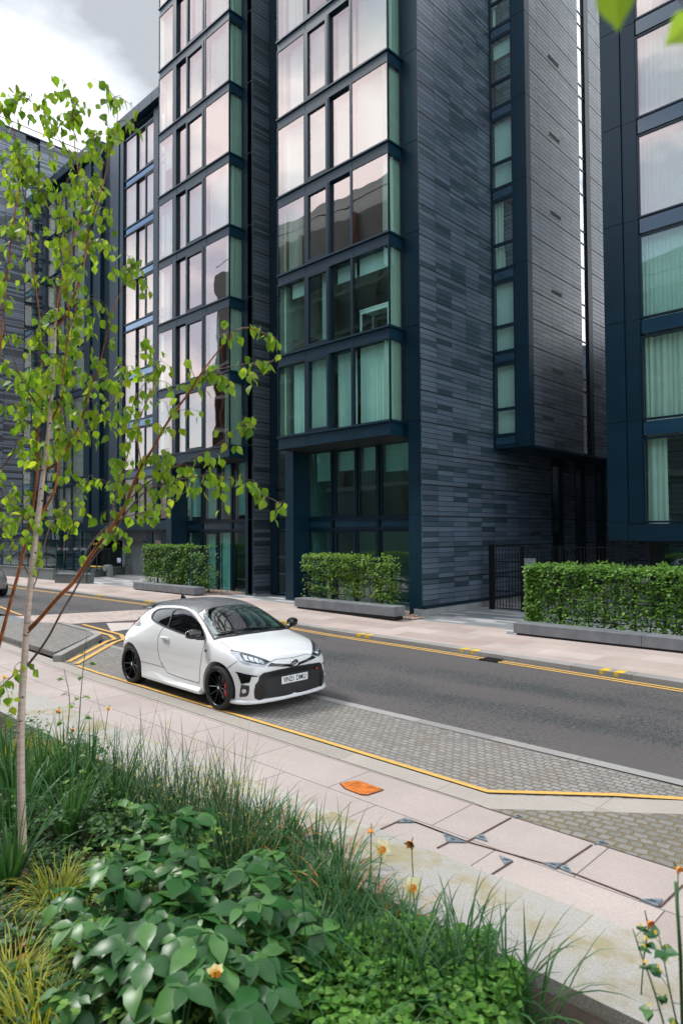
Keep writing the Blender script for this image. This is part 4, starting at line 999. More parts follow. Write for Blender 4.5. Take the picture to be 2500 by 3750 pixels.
# covers in the near pavement
rust = simple('rusty_orange_iron', (.55,.17,.025), .75, .1, .4, 14, .9, 60)
MC = tag(empty('manhole_cover'), 'rusty orange hexagonal cover set in the near pavement', 'manhole cover')
c0 = Vector((-4.47, 4.91)); hexa = [(-.27,.015),(-.19,-.085+.0),(.10,-.105),(.27,-.03),(.20,.075),(-.10,.105)]
hexa = []
for px, py in ((1243,2871),(1283,2861),(1318,2861),(1405,2893),(1392,2899),(1345,2914),(1320,2912),(1262,2890)):
    d = ray(px, py); k = (.006-CAMH)/d.z; hexa.append((d.x*k, d.y*k))
mb = MB(); mb.prism(hexa, .0, .012); mb.build('cover_rim', simple('dark_rust', (.13,.045,.02), .8, .2, .3, 12), MC)
ce = Vector((sum(p[0] for p in hexa)/8, sum(p[1] for p in hexa)/8)); inn = [(ce.x+(p[0]-ce.x)*.93, ce.y+(p[1]-ce.y)*.93) for p in hexa]
mb = MB(); mb.prism(inn, .005, .015); mb.build('cover_plate', rust, MC)
mb = MB(); r9 = random.Random(2)
for i in range(-9,10):
    for j in range(-5,6):
        x, y = ce.x+i*.030, ce.y+j*.030
        q = Vector((x-ce.x, y-ce.y)); ok = True
        for a, b in zip(inn, inn[1:]+inn[:1]):
            e_ = Vector((b[0]-a[0], b[1]-a[1])); v_ = Vector((x-a[0], y-a[1]))
            if (e_.x*v_.y-e_.y*v_.x)*sgn0 < .0009*0+.018*e_.length if (sgn0 := (1 if sum(inn[k][0]*inn[(k+1)%8][1]-inn[(k+1)%8][0]*inn[k][1] for k in range(8)) > 0 else -1)) else 0: ok = False
        if ok and (abs(i)>1 or abs(j)>0): mb.box(x-(.011 if (i+j)%2 else .004), x+(.011 if (i+j)%2 else .004), y-(.004 if (i+j)%2 else .011), y+(.004 if (i+j)%2 else .011), .015, .020)
mb.build('cover_tread', rust, MC)
# inspection covers: flags framed by thin steel, with triangular lifting corners
steel = simple('dull_blue_steel', (.17,.21,.24), .5, .3, .45, 24); rim = simple('rusted_frame_line', (.10,.06,.045), .8, .2, .4, 20)
def g0(px, py, z=.008): 
    d = ray(px, py); k = (z-CAMH)/d.z; return (d.x*k, d.y*k)
def crop7(x, y): return g0(1600+x/1.742, 2500+y/1.742)
def crop6(x, y): return g0(900+x/1.742, 2500+y/1.742)
def flat_line(mb, pts, wd, z0=.004, z1=.013):
    for a, b in zip(pts, pts[1:]):
        s = strip([a, b], wd); mb.prism(s, z0, z1)
IC = tag(empty('inspection_covers'), 'pair of paved inspection covers with steel frame lines and triangular corners', 'access cover')
mb = MB()
# all lines meet as a grid parallel to the kerb
A1 = crop6(860,935); A2 = crop6(1015,865); A3 = crop7(190,1015); A4 = crop7(470,862); A5 = crop7(800,1158); A6 = crop7(985,1035); A7 = crop7(1420,1430); A8 = crop7(320,1240); A9 = crop7(1568,1290); B1 = crop7(0,1055)
for pts in ([A1,A2,A3],[B1,crop7(100,1005)],[A3,A4],[A3,crop7(770,1180),A7],[A5,A6],[A8,crop7(480,1140)],[A7,A9],[A2,A3]):
    flat_line(mb, pts, .010)
mb.build('steel_frame', rim, IC)
tri = [[crop6(965,895),crop6(1015,865),crop6(1080,893)],[crop7(40,965),crop7(190,1022),crop7(62,1020)],[crop7(240,990),crop7(293,968),crop7(320,1015)],
       [crop7(395,1105),crop7(480,1138),crop7(432,1165)],[crop7(665,1152),crop7(800,1155),crop7(755,1190)],[crop7(785,1190),crop7(822,1160),crop7(862,1222)],
       [crop7(1285,1385),crop7(1435,1383),crop7(1408,1432)],[crop7(490,865),crop7(520,845),crop7(545,858)],[crop7(1000,1032),crop7(1050,1008),crop7(1090,1030)]]
for tpts in tri:
    o = MB(); o.prism(tpts, .003, .016); o.build('lifting_plate', steel, IC)
    cx = sum(p[0] for p in tpts)/3; cy = sum(p[1] for p in tpts)/3
    o = MB(); o.box(cx-.018, cx+.018, cy-.005, cy+.005, .016, .018); o.build('key_slot', M['black_metal'], IC)
# drain by the far kerb
DR = MB()
xg = G(1640,2418,.01)[0]-0; xg0 = G(1761,2412,.01); xg1 = G(1830,2422,.01)
for i in range(9):
    x = xg0[0]+(xg1[0]-xg0[0])*i/9; y = kerb_y(x)-.36
    DR.box(x, x+.03, y, y+.34, .002, .012)
DR.box(xg0[0], xg1[0]+.03, kerb_y(xg0[0])-.38, kerb_y(xg0[0])-.36, .002, .013); DR.box(xg0[0], xg1[0]+.03, kerb_y(xg0[0])-.02, kerb_y(xg0[0]), .002, .013)
tag(DR.build('drain_grate', M['black_metal']), 'dark iron drain grate in the gutter of the far kerb', 'drain')
# ---------------------------------------------------------------- the white hatchback
CS = .978; CA = R(-1.0); CO = Vector((-7.888, 6.521, .004))
cux = Vector((math.cos(CA), math.sin(CA), 0)); cuy = Vector((-math.sin(CA), math.cos(CA), 0))
def car_loc(P): d = P-CO; return Vector((d.dot(cux), d.dot(cuy), d.z))/CS
CAML = car_loc(CAM)
def car_dir(px, py): d = ray(px, py); return Vector((d.dot(cux), d.dot(cuy), d.z)).normalized()
def zA(x, y): return (780+x/3.7333, 2330+y/3.7333)
def zB(x, y): return (430+x/3.7333, 2180+y/3.7333)
def zC(x, y): return (430+x/3.4844, 2340+y/3.4844)

def car_paint(name, col, flake=.0, rough=.14):
    m, nt, p, L = new_mat(name)
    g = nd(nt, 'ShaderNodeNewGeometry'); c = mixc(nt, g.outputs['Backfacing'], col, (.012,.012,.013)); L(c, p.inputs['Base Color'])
    p.inputs['Roughness'].default_value = rough; p.inputs['Coat Weight'].default_value = .9; p.inputs['Coat Roughness'].default_value = .02; p.inputs['Specular IOR Level'].default_value = .5
    p.inputs['Metallic'].default_value = flake
    return m
M['paint'] = car_paint('pearl_white_paint', (.72,.73,.735))
M['arch'] = simple('wheel_arch_liner', (.006,.006,.007), .9, 0, 0, 5)
M['gloss_black'] = simple('gloss_black', (.006,.006,.008), .08, 0, 0, 5, coat=.6)
M['satin_black'] = simple('satin_black', (.014,.014,.016), .4, 0, 0, 5)
M['rubber'] = simple('tyre_rubber', (.016,.016,.017), .8, 0, .15, 12)
M['rim'] = simple('dark_rim_metal', (.03,.032,.036), .25, .85, .1, 5)
M['seam'] = simple('panel_gap', (.05,.05,.05), .8, 0, 0, 5)
M['roof'] = simple('grey_carbon_roof', (.12,.125,.135), .35, 0, .05, 20, coat=.4)
M['chrome'] = simple('chrome', (.75,.77,.80), .12, 1, 0, 5)
M['lens'] = simple('headlight_lens', (.55,.60,.62), .08, .75, .35, 45, coat=1)
M['lens_dark'] = simple('headlight_bowl', (.03,.035,.04), .08, .5, .3, 30, coat=1)
M['drl'] = simple('light_guide', (.34,.36,.39), .12, .6, .25, 24, coat=1)
M['red_lens'] = simple('red_tail_lens', (.55,.01,.012), .12, 0, .15, 30, coat=1)
M['redcal'] = simple('red_caliper', (.80,.015,.015), .3)
M['carglass'] = glass_material('windscreen_glass', refl=(.86,.98,.96), tint=(.34,.50,.47), fac=.24, wav=.05)
M['privacy'] = glass_material('side_glass', refl=(.95,.98,1), tint=(.22,.25,.26), fac=.06, wav=.05)
M['cabin'] = simple('cabin_trim', (.018,.018,.02), .7, 0, .1, 10)
M['grey_mesh'] = simple('grille_mesh', (.14,.15,.15), .4, .5, .2, 60)

ST = [
 (.800,[(0,.20),(.22,.20),(.34,.22),(.38,.31),(.38,.42),(.38,.52),(.37,.58),(.33,.62),(.25,.645),(.14,.66),(0,.665)]),
 (.765,[(0,.17),(.38,.17),(.54,.19),(.58,.31),(.58,.43),(.57,.54),(.55,.61),(.48,.655),(.36,.685),(.20,.70),(0,.705)]),
 (.68,[(0,.16),(.55,.16),(.73,.18),(.755,.32),(.75,.44),(.74,.56),(.715,.645),(.63,.70),(.48,.74),(.26,.765),(0,.77)]),
 (.55,[(0,.16),(.64,.16),(.82,.18),(.835,.33),(.83,.46),(.82,.59),(.79,.69),(.70,.755),(.53,.80),(.29,.83),(0,.835)]),
 (.38,[(0,.16),(.68,.16),(.86,.18),(.875,.35),(.875,.49),(.87,.63),(.835,.75),(.74,.815),(.56,.865),(.30,.89),(0,.895)]),
 (.20,[(0,.16),(.69,.16),(.865,.185),(.89,.37),(.898,.53),(.892,.69),(.85,.815),(.755,.87),(.57,.91),(.30,.935),(0,.94)]),
 (.00,[(0,.16),(.70,.16),(.865,.19),(.895,.38),(.905,.56),(.895,.72),(.85,.86),(.76,.91),(.58,.95),(.30,.97),(0,.975)]),
 (-.22,[(0,.16),(.70,.16),(.865,.195),(.885,.38),(.888,.56),(.875,.73),(.835,.89),(.755,.945),(.60,.985),(.32,1.01),(0,1.015)]),
 (-.42,[(0,.16),(.70,.16),(.87,.20),(.868,.38),(.868,.56),(.86,.74),(.82,.91),(.765,1.005),(.66,1.075),(.36,1.11),(0,1.12)]),
 (-.67,[(0,.16),(.70,.16),(.88,.20),(.862,.37),(.860,.56),(.855,.75),(.815,.925),(.745,1.08),(.645,1.205),(.36,1.245),(0,1.255)]),
 (-.95,[(0,.16),(.70,.16),(.885,.20),(.858,.37),(.858,.56),(.852,.76),(.812,.945),(.715,1.15),(.60,1.325),(.34,1.385),(0,1.40)]),
 (-1.3,[(0,.16),(.70,.16),(.885,.20),(.856,.37),(.858,.57),(.853,.77),(.81,.965),(.70,1.19),(.575,1.39),(.33,1.44),(0,1.455)]),
 (-1.7,[(0,.16),(.70,.16),(.885,.20),(.858,.38),(.862,.58),(.855,.79),(.805,.995),(.69,1.20),(.56,1.385),(.32,1.435),(0,1.45)]),
 (-2.05,[(0,.16),(.70,.16),(.88,.21),(.872,.40),(.888,.60),(.875,.80),(.79,1.02),(.675,1.20),(.545,1.35),(.31,1.405),(0,1.42)]),
 (-2.35,[(0,.17),(.70,.17),(.865,.23),(.892,.42),(.915,.62),(.908,.80),(.768,.985),(.655,1.19),(.52,1.315),(.30,1.37),(0,1.385)]),
 (-2.62,[(0,.19),(.70,.19),(.86,.25),(.89,.43),(.905,.62),(.885,.78),(.765,.965),(.635,1.14),(.50,1.255),(.29,1.315),(0,1.33)]),
 (-2.84,[(0,.22),(.66,.22),(.83,.27),(.865,.43),(.875,.61),(.855,.76),(.745,.92),(.615,1.04),(.48,1.12),(.28,1.16),(0,1.17)]),
 (-3.02,[(0,.25),(.58,.25),(.76,.29),(.80,.43),(.81,.60),(.79,.73),(.71,.85),(.60,.93),(.46,.98),(.26,1.01),(0,1.02)]),
 (-3.12,[(0,.27),(.50,.27),(.66,.31),(.71,.43),(.72,.58),(.70,.68),(.64,.77),(.55,.82),(.43,.85),(.24,.87),(0,.875)]),
 (-3.17,[(0,.30),(.38,.30),(.50,.34),(.55,.43),(.56,.55),(.54,.62),(.50,.68),(.43,.71),(.33,.73),(.18,.74),(0,.745)]),
]
ST = [((-2.56+(x+2.56)*.92 if x < -2.56 else x if x <= .2 else .2+(x-.2)*.80), [(y*(1 if x < .15 else .965 if x < .5 else .945), max(z, .185 if i < 3 and x > -2.3 else z)) for i, (y, z) in enumerate(p)]) for x, p in ST]
def car_body_mesh():
    bm = bmesh.new(); rings = []
    for x, pts in ST:
        ring = [bm.verts.new((x, -y, z)) for y, z in pts]                     # right side (camera side) is -y
        ring += [bm.verts.new((x, y, z)) for y, z in pts[-2:0:-1]]
        rings.append(ring)
    n = len(rings[0])
    for a, b in zip(rings, rings[1:]):
        for i in range(n): bm.faces.new((a[i], a[(i+1)%n], b[(i+1)%n], b[i]))
    for ring, sx in ((rings[0], -.012), (rings[-1], .01)):
        # close the ends with quads across
        k = len(ST[0][1])
        for i in range(k-1):
            l0, l1 = ring[i], ring[i+1]; r0, r1 = ring[(n-i)%n], ring[(n-i-1)%n]
            vs = []
            for v in (l0, l1, r1, r0):
                if v not in vs: vs.append(v)
            if len(vs) >= 3:
                try: bm.faces.new(vs)
                except ValueError: pass
    bmesh.ops.recalc_face_normals(bm, faces=bm.faces[:])
    # creases along sill and shoulder
    cl = bm.edges.layers.float.new('crease_edge')
    for e_ in bm.edges:
        a, b = e_.verts
        if abs(a.co.x-b.co.x) > .01:
            for idx, wgt in ((2,.35),(6,.25),(1,.3)):
                for r_a, r_b in zip(rings, rings[1:]):
                    pass
    idx_of = {}
    for r_i, ring in enumerate(rings):
        for i, v in enumerate(ring): idx_of[v] = (r_i, i if i <= 10 else n-i)
    for e_ in bm.edges:
        (ra, ia), (rb, ib) = idx_of[e_.verts[0]], idx_of[e_.verts[1]]
        if ra != rb and ia == ib and ia in (2,): e_[cl] = .5
        if ra != rb and ia == ib and ia == 6 and -2.4 < ST[ra][0] < -.3: e_[cl] = .25
        if ra == rb and ra == 1: e_[cl] = .15
    me = bpy.data.meshes.new('body'); bm.to_mesh(me); bm.free()
    tmp = bpy.data.objects.new('tmpbody', me); COL.objects.link(tmp)
    s = tmp.modifiers.new('s', 'SUBSURF'); s.levels = 3; s.render_levels = 3
    dg = bpy.context.evaluated_depsgraph_get(); dg.update()
    smooth = bpy.data.meshes.new_from_object(tmp.evaluated_get(dg))
    tmp.modifiers.clear(); tmp.data = smooth
    for mt in (M['paint'], M['arch']): 
        smooth.materials.append(mt)
    return tmp, smooth
tmpb, smoothme = car_body_mesh()
bvh = BVHTree.FromPolygons([v.co.copy() for v in smoothme.vertices], [tuple(p.vertices) for p in smoothme.polygons])
def cast(o, d):
    h = bvh.ray_cast(o, d)
    if h[0] is None: 
        best = None
        for k in range(3, 30):
            q = bvh.find_nearest(o + d*(k*.5))
            if best is None or q[3] < best[3]: best = q
        return best[0], best[1]
    return h[0], (h[1] if h[1].dot(d) < 0 else -h[1])
def proj_cam(p):
    return cast(CAML, car_dir(*p))
def proj_top(p): return cast(Vector((p[0], p[1], 3)), Vector((0,0,-1)))
def proj_front(p): return cast(Vector((3, p[0], p[1])), Vector((-1,0,0)))
def dens(poly, step):
    o = []
    for a, b in zip(poly, poly[1:]+poly[:1]):
        n = max(1, int(math.dist(a,b)/step)); o += [(a[0]+(b[0]-a[0])*i/n, a[1]+(b[1]-a[1])*i/n) for i in range(n)]
    return o
def smooth_poly(poly, it=2):
    for _ in range(it):
        o = []
        for a, b in zip(poly, poly[1:]+poly[:1]): o += [(a[0]*.75+b[0]*.25, a[1]*.75+b[1]*.25), (a[0]*.25+b[0]*.75, a[1]*.25+b[1]*.75)]
        poly = o
    return poly
def patch(name, poly, mat, par, proj=proj_cam, off=.004, step=5, mirror=False, rim=True):
    """a thin shell that lies on the body inside a 2-D outline"""
    bm = bmesh.new(); p2 = dens(poly, step); f = bm.faces.new([bm.verts.new((x, y, 0)) for x, y in p2])
    bmesh.ops.triangulate(bm, faces=[f])
    xs = [p[0] for p in p2]; ys = [p[1] for p in p2]
    for ax, vals in ((0, xs), (1, ys)):
        c = min(vals)+step
        while c < max(vals):
            bmesh.ops.bisect_plane(bm, geom=bm.verts[:]+bm.edges[:]+bm.faces[:], plane_co=(c,c,0), plane_no=(1,0,0) if ax == 0 else (0,1,0)); c += step
    bm.verts.index_update()
    for v in bm.verts:
        hit, nrm = proj((v.co.x, v.co.y)); v.co = hit+nrm*off; v.normal = nrm
    if mirror:
        for v in bm.verts: v.co.y = -v.co.y
    # rim going down to the body
    if rim:
        be = [e_ for e_ in bm.edges if len(e_.link_faces) == 1]
        r = bmesh.ops.extrude_edge_only(bm, edges=be)
        for v in [g for g in r['geom'] if isinstance(g, bmesh.types.BMVert)]:
            q = bvh.find_nearest(Vector((v.co.x, -v.co.y if mirror else v.co.y, v.co.z)))
            t_ = q[0]-(q[1]*.004 if True else 0); v.co = Vector((t_.x, -t_.y if mirror else t_.y, t_.z))
    bmesh.ops.recalc_face_normals(bm, faces=bm.faces[:])
    me = bpy.data.meshes.new(name); bm.to_mesh(me); bm.free(); me.materials.append(mat)
    ctr = Vector((-1.3,0,.7)); fl = sum(1 if p.normal.dot(p.center-ctr) > 0 else -1 for p in me.polygons)
    if fl < 0: me.flip_normals()
    me.polygons.foreach_set('use_smooth', [True]*len(me.polygons)); me.set_sharp_from_angle(angle=R(50))
    o = bpy.data.objects.new(name, me); COL.objects.link(o); o.parent = par; KIDS.setdefault(par.name, []).append(o)
    return o
def both(name, poly, mat, par, **k):
    return patch(name, poly, mat, par, **k), patch(name, poly, mat, par, mirror=True, **k)
def line_poly(pts, wd):
    l = strip(pts, wd); return l
TRIM = smooth_poly([zB(*p) for p in [(463,310),(468,268),(500,222),(560,184),(640,171),(760,168),(880,176),(985,204),(1065,262),(1135,355),(1185,450),(1214,540),(1222,600),(1100,582),(925,540),(800,497),(640,432),(540,382),(480,345)]], 1)
QG = smooth_poly([zB(*p) for p in [(482,300),(502,240),(560,197),(640,186),(768,186),(740,260),(697,425),(640,408),(540,356),(490,322)]], 1)
DG = smooth_poly([zB(*p) for p in [(780,200),(880,194),(960,212),(1040,270),(1110,355),(1160,440),(1196,540),(1190,572),(1080,560),(925,520),(740,448),(705,432),(738,330)]], 1)
WSP = smooth_poly([(-.28,-.705),(-.20,-.45),(-.175,0),(-.20,.45),(-.28,.705),(-.55,.655),(-.93,.585),(-.925,.3),(-.92,0),(-.925,-.3),(-.93,-.585),(-.55,-.655)], 1)
def inside2(poly, x, y):
    c = False; j = len(poly)-1
    for i in range(len(poly)):
        if (poly[i][1] > y) != (poly[j][1] > y) and x < (poly[j][0]-poly[i][0])*(y-poly[i][1])/(poly[j][1]-poly[i][1])+poly[i][0]: c = not c
        j = i
    return c
def shrink(poly, d):
    cx = sum(p[0] for p in poly)/len(poly); cy = sum(p[1] for p in poly)/len(poly); o = []
    n = len(poly); area = sum(poly[i][0]*poly[(i+1)%n][1]-poly[(i+1)%n][0]*poly[i][1] for i in range(n)); sg = 1 if area > 0 else -1
    for i in range(n):
        a = Vector(poly[i-1]); b = Vector(poly[(i+1)%n]); t_ = (b-a)
        if t_.length < 1e-9: o.append(poly[i]); continue
        t_.normalize(); nn = Vector((-t_.y, t_.x))*sg; o.append((poly[i][0]+nn.x*d, poly[i][1]+nn.y*d))
    return o
def to_px(P):
    W = CO+(cux*P.x+cuy*P.y+Vector((0,0,P.z)))*CS; d = W-CAM
    zf_ = d.dot(_f); return 1250+FPX*d.dot(_r2)/zf_, 1875-FPX*d.dot(_u2)/zf_

def fixn(o):
    bm = bmesh.new(); bm.from_mesh(o.data); bmesh.ops.holes_fill(bm, edges=bm.edges[:], sides=0); bmesh.ops.recalc_face_normals(bm, faces=bm.faces[:]); bm.to_mesh(o.data); bm.free(); return o
def make_car(loc, rz, label, paint, detail=True, wpos=(0,-2.56)):
    root = empty('parked_car', loc, rz); root.scale = (CS,)*3
    tag(root, label, 'car', 'cars on the street')
    # body: boolean wheel arches, open window holes
    b = bpy.data.objects.new('tb', smoothme.copy()); COL.objects.link(b)
    cut = MB()
    for ax in (0, -2.56):
        for sd in (-1, 1):
            n = 40; vs = []
            for y in (.56*sd, 1.05*sd):
                for k in range(n): an = 2*math.pi*k/n; vs.append((ax+.372*math.cos(an), y, .325+.372*math.sin(an)))
            cut.add(vs, [tuple(range(n)), tuple(range(2*n-1, n-1, -1))]+[(k,(k+1)%n,n+(k+1)%n,n+k) for k in range(n)], 1)
    co = cut.build('cutter', [M['paint'], M['arch']])
    bmx = bmesh.new(); bmx.from_mesh(co.data); bmesh.ops.recalc_face_normals(bmx, faces=bmx.faces[:]); bmx.to_mesh(co.data); bmx.free()
    bo = b.modifiers.new('b', 'BOOLEAN'); bo.operation = 'DIFFERENCE'; bo.object = co; bo.solver = 'EXACT'
    dg = bpy.context.evaluated_depsgraph_get(); dg.update(); me = bpy.data.meshes.new_from_object(b.evaluated_get(dg))
    bpy.data.objects.remove(b); bpy.data.objects.remove(co)
    bm = bmesh.new(); bm.from_mesh(me); kill = []
    fine_f = [f for f in bm.faces if f.calc_center_median().z > .86 and f.calc_center_median().x < -.1 and (abs(f.normal.y) > .45 or f.normal.x > .2)]
    bmesh.ops.subdivide_edges(bm, edges=list({e_ for f in fine_f for e_ in f.edges}), cuts=4, use_grid_fill=True)
    q1, d1, w1 = shrink(QG, -1.6), shrink(DG, -1.6), shrink(WSP, -.006)
    for f in bm.faces:
        c = f.calc_center_median()
        if c.z > .9 and f.normal.z > -.2:
            cc = Vector((c.x, -abs(c.y), c.z)); px = to_px(cc)
            if (abs(f.normal.y) > .55 and (inside2(q1, *px) or inside2(d1, *px))) or (f.normal.x > .3 and inside2(w1, c.x, c.y)): kill.append(f)
    bmesh.ops.delete(bm, geom=kill, context='FACES'); bm.to_mesh(me); bm.free()
    me.materials.clear(); me.materials.append(paint); me.materials.append(M['arch'])
    me.polygons.foreach_set('use_smooth', [True]*len(me.polygons)); me.set_sharp_from_angle(angle=R(38))
    body = bpy.data.objects.new('body', me); COL.objects.link(body); body.parent = root; KIDS.setdefault(root.name, []).append(body)
    # glazing
    def ring(poly_out, poly_in, name, mirror):
        bm = bmesh.new(); a = poly_out; n = 72
        def samp(poly):
            P = poly+[poly[0]]; L_ = [0]
            for p, q in zip(P, P[1:]): L_.append(L_[-1]+math.dist(p,q))
            return P, L_
        return None
    for nm, pl in (('quarter_glass', QG), ('door_glass', DG)):
        for mir in (False, True): patch(nm, pl, M['privacy'], root, off=-.002, step=9, mirror=mir, rim=False)
    def band(name, inner_list, outer, mirror):
        """black trim between the outer outline and the glass openings"""
        bm = bmesh.new(); step = 4; p2 = dens(outer, step); f = bm.faces.new([bm.verts.new((x,y,0)) for x,y in p2]); bmesh.ops.triangulate(bm, faces=[f])
        xs = [p[0] for p in p2]; ys = [p[1] for p in p2]
        for ax, vals in ((0,xs),(1,ys)):
            c = min(vals)+step
            while c < max(vals): bmesh.ops.bisect_plane(bm, geom=bm.verts[:]+bm.edges[:]+bm.faces[:], plane_co=(c,c,0), plane_no=(1,0,0) if ax == 0 else (0,1,0)); c += step
        for pl in inner_list:
            for a, b_ in zip(pl, pl[1:]+pl[:1]):
                d = Vector((b_[0]-a[0], b_[1]-a[1])); 
                if d.length < .2: continue
                near = [f for f in bm.faces if (Vector((f.calc_center_median().x, f.calc_center_median().y))-Vector(((a[0]+b_[0])/2,(a[1]+b_[1])/2))).length < d.length+6]
                g = set(near); 
                for f in near: g.update(f.edges); g.update(f.verts)
                bmesh.ops.bisect_plane(bm, geom=list(g), plane_co=(a[0],a[1],0), plane_no=(-d.y,d.x,0))
            bmesh.ops.delete(bm, geom=[f for f in bm.faces if inside2(pl, f.calc_center_median().x, f.calc_center_median().y)], context='FACES')
        for v in bm.verts:
            hit, nrm = proj_cam((v.co.x, v.co.y)); v.co = hit+nrm*.007
            if mirror: v.co.y = -v.co.y
        bmesh.ops.recalc_face_normals(bm, faces=bm.faces[:])
        me = bpy.data.meshes.new(name); bm.to_mesh(me); bm.free(); me.materials.append(M['satin_black'])
        o = bpy.data.objects.new(name, me); COL.objects.link(o); o.parent = root; KIDS[root.name].append(o)
    for mir in (False, True): band('window_trim', [QG, DG], TRIM, mir)
    patch('windscreen', WSP, M['carglass'], root, proj=proj_top, off=-.003, step=.05, rim=False)
    edge = strip([(-.262,-.735),(-.55,-.672),(-.95,-.592)], .036)
    for mir in (False, True): patch('windscreen_trim', edge, M['satin_black'], root, proj=proj_top, off=.007, step=.025, mirror=mir)
    patch('windscreen_trim', strip([(-.275,-.72),(-.19,-.45),(-.163,0),(-.19,.45),(-.275,.72)], .05), M['satin_black'], root, proj=proj_top, off=.006, step=.03)
    patch('roof_panel', smooth_poly([(-.935,-.585),(-.93,0),(-.935,.585),(-1.3,.555),(-1.9,.53),(-2.5,.49),(-2.6,.3),(-2.6,-.3),(-2.5,-.49),(-1.9,-.53),(-1.3,-.555)],0), M['roof'], root, proj=proj_top, off=.008, step=.045)
    patch('rear_window', [(-2.70,-.45),(-2.70,.45),(-2.93,.52),(-2.93,-.52)], M['gloss_black'], root, proj=proj_top, off=.004, step=.06)
    # door and bonnet gaps
    seams = [[zB(*p) for p in [(640,436),(590,500),(560,570),(550,660),(553,740),(575,860),(610,950)]]+[zC(*p) for p in [(572,300),(590,350),(640,430),(760,478),(900,522),(1045,562),(1050,440),(1062,300),(1080,180),(1105,90),(1135,0)]]+[zB(1222,596)],
             [zA(*p) for p in [(110,38),(115,80),(150,110),(230,160),(272,192)]],
             [zA(*p) for p in [(790,352),(850,317),(1000,300),(1100,288)]],
             [zA(*p) for p in [(175,455),(200,430),(335,340)]],
             [zC(*p) for p in [(300,285),(430,315),(590,358)]]]
    for s_ in seams:
        fine = [s_[0]]
        for a, b_ in zip(s_, s_[1:]):
            n = max(1, int(math.dist(a,b_)/6)); fine += [(a[0]+(b_[0]-a[0])*i/n, a[1]+(b_[1]-a[1])*i/n) for i in range(1,n+1)]
        for mir in (False, True):
            mb = MB(); pts = []
            for p in fine:
                h, nrm = proj_cam(p); pts.append(Vector((h.x, -h.y if mir else h.y, h.z)))
            mb.tube(pts, .0042, 4); mb.build('panel_gap', M['seam'], root)
    # lamps
    HL = smooth_poly([zA(*p) for p in [(232,194),(275,196),(400,224),(560,268),(700,316),(792,354),(720,402),(690,416),(600,410),(480,390),(400,364),(345,326),(300,272),(250,236)]], 1)
    HI = smooth_poly([zA(*p) for p in [(355,234),(400,236),(520,268),(680,320),(785,355),(700,398),(560,378),(430,345),(395,300)]], 1)
    LE = [[zA(*p) for p in q] for q in ([(402,258),(462,274),(470,318),(500,345),(440,332),(416,292)], [(476,278),(545,296),(552,336),(590,362),(520,350),(492,320)], [(558,300),(610,318),(618,345),(640,372),(600,370),(566,338)],[(622,324),(690,352),(706,370),(680,384),(648,372),(634,348)])]
    for mir in (False, True):
        h = patch('headlight', HL, M['drl'], root, off=.006, step=5, mirror=mir)
        patch('lamp_bowl', HI, M['lens_dark'], h, off=.009, step=5, mirror=mir)
        for l in LE: patch('projector', l, M['lens'], h, off=.013, step=4, mirror=mir)
        patch('lamp_brow', line_poly([zA(*p) for p in [(240,196),(400,226),(560,270),(700,318),(790,356)]], 1.6), M['gloss_black'], h, off=.010, step=5, mirror=mir)
        t_ = patch('tail_lamp', smooth_poly([zB(*p) for p in [(195,425),(200,372),(218,334),(250,348),(288,388),(240,386)]],1), M['red_lens'], root, off=.008, step=4, mirror=mir)
        patch('tail_surround', [zB(*p) for p in [(225,338),(312,300),(326,400),(302,420),(232,412),(242,388),(290,390),(252,346)]], M['gloss_black'], t_, off=.005, step=4, mirror=mir)
    SLIT = [zA(*p) for p in [(745,414),(792,362),(850,374),(1075,380),(1180,364),(1190,384),(1165,398),(1080,413)]]
    both('upper_grille', SLIT, M['gloss_black'], root, off=.006, step=5)
    # main grille: outline symmetric about the centre line, seen from the front (y, z)
    GR_ = [(-.60,.535),(-.54,.575),(-.3,.59),(0,.595),(.3,.59),(.54,.575),(.60,.535),(.615,.47),(.655,.42),(.67,.33),(.66,.235),(.60,.20),(.52,.215),(0,.195),(-.52,.215),(-.60,.20),(-.66,.235),(-.67,.33),(-.655,.42),(-.615,.47)]
    gr = patch('main_grille', GR_, M['satin_black'], root, proj=proj_front, off=.006, step=.05)
    patch('grille_beam', [(-.585,.50),(-.57,.545),(-.52,.57),(0,.585),(.52,.57),(.57,.545),(.585,.50),(0,.515)], M['gloss_black'], gr, proj=proj_front, off=.012, step=.05)
    mesh = MB()
    for j in range(12):
        z = .225+.022*j
        for i in range(-11, 12):
            y = i*.05+(.025 if j % 2 else 0)
            if abs(y) > .50-(0 if j < 10 else .0): continue
            pts = []
            for dy, dz in ((-.022,0),(-.008,.008),(.008,.008),(.022,0)):
                h, nrm = proj_front((y+dy, z+dz)); pts.append(h+Vector((.008,0,0)))
            mesh.tube(pts, .0022, 3, cap=False)
    mesh.build('mesh', M['grey_mesh'], gr)
    for sd in (-1, 1):
        patch('side_duct', [(sd*.55,.40),(sd*.62,.41),(sd*.645,.33),(sd*.635,.245),(sd*.60,.215),(sd*.555,.23)], M['gloss_black'], gr, proj=proj_front, off=.014, step=.04)
    V1 = [zA(*p) for p in [(303,486),(345,490),(430,512),(520,530),(627,543),(600,554),(524,554),(512,605),(500,634),(440,642),(400,652),(384,664),(389,560),(350,525)]]
    V2 = [zA(*p) for p in [(386,666),(424,668),(498,678),(498,740),(486,800),(455,824),(370,831),(363,815)]]
    both('bumper_vent', V1, M['gloss_black'], root, off=.005, step=5); v2 = both('fog_lamp_surround', V2, M['gloss_black'], root, off=.005, step=5)
    cx_, cy_ = zA(428,748); circ = [(cx_+8.2*math.cos(a*.45), cy_+8.2*math.sin(a*.45)) for a in range(14)]
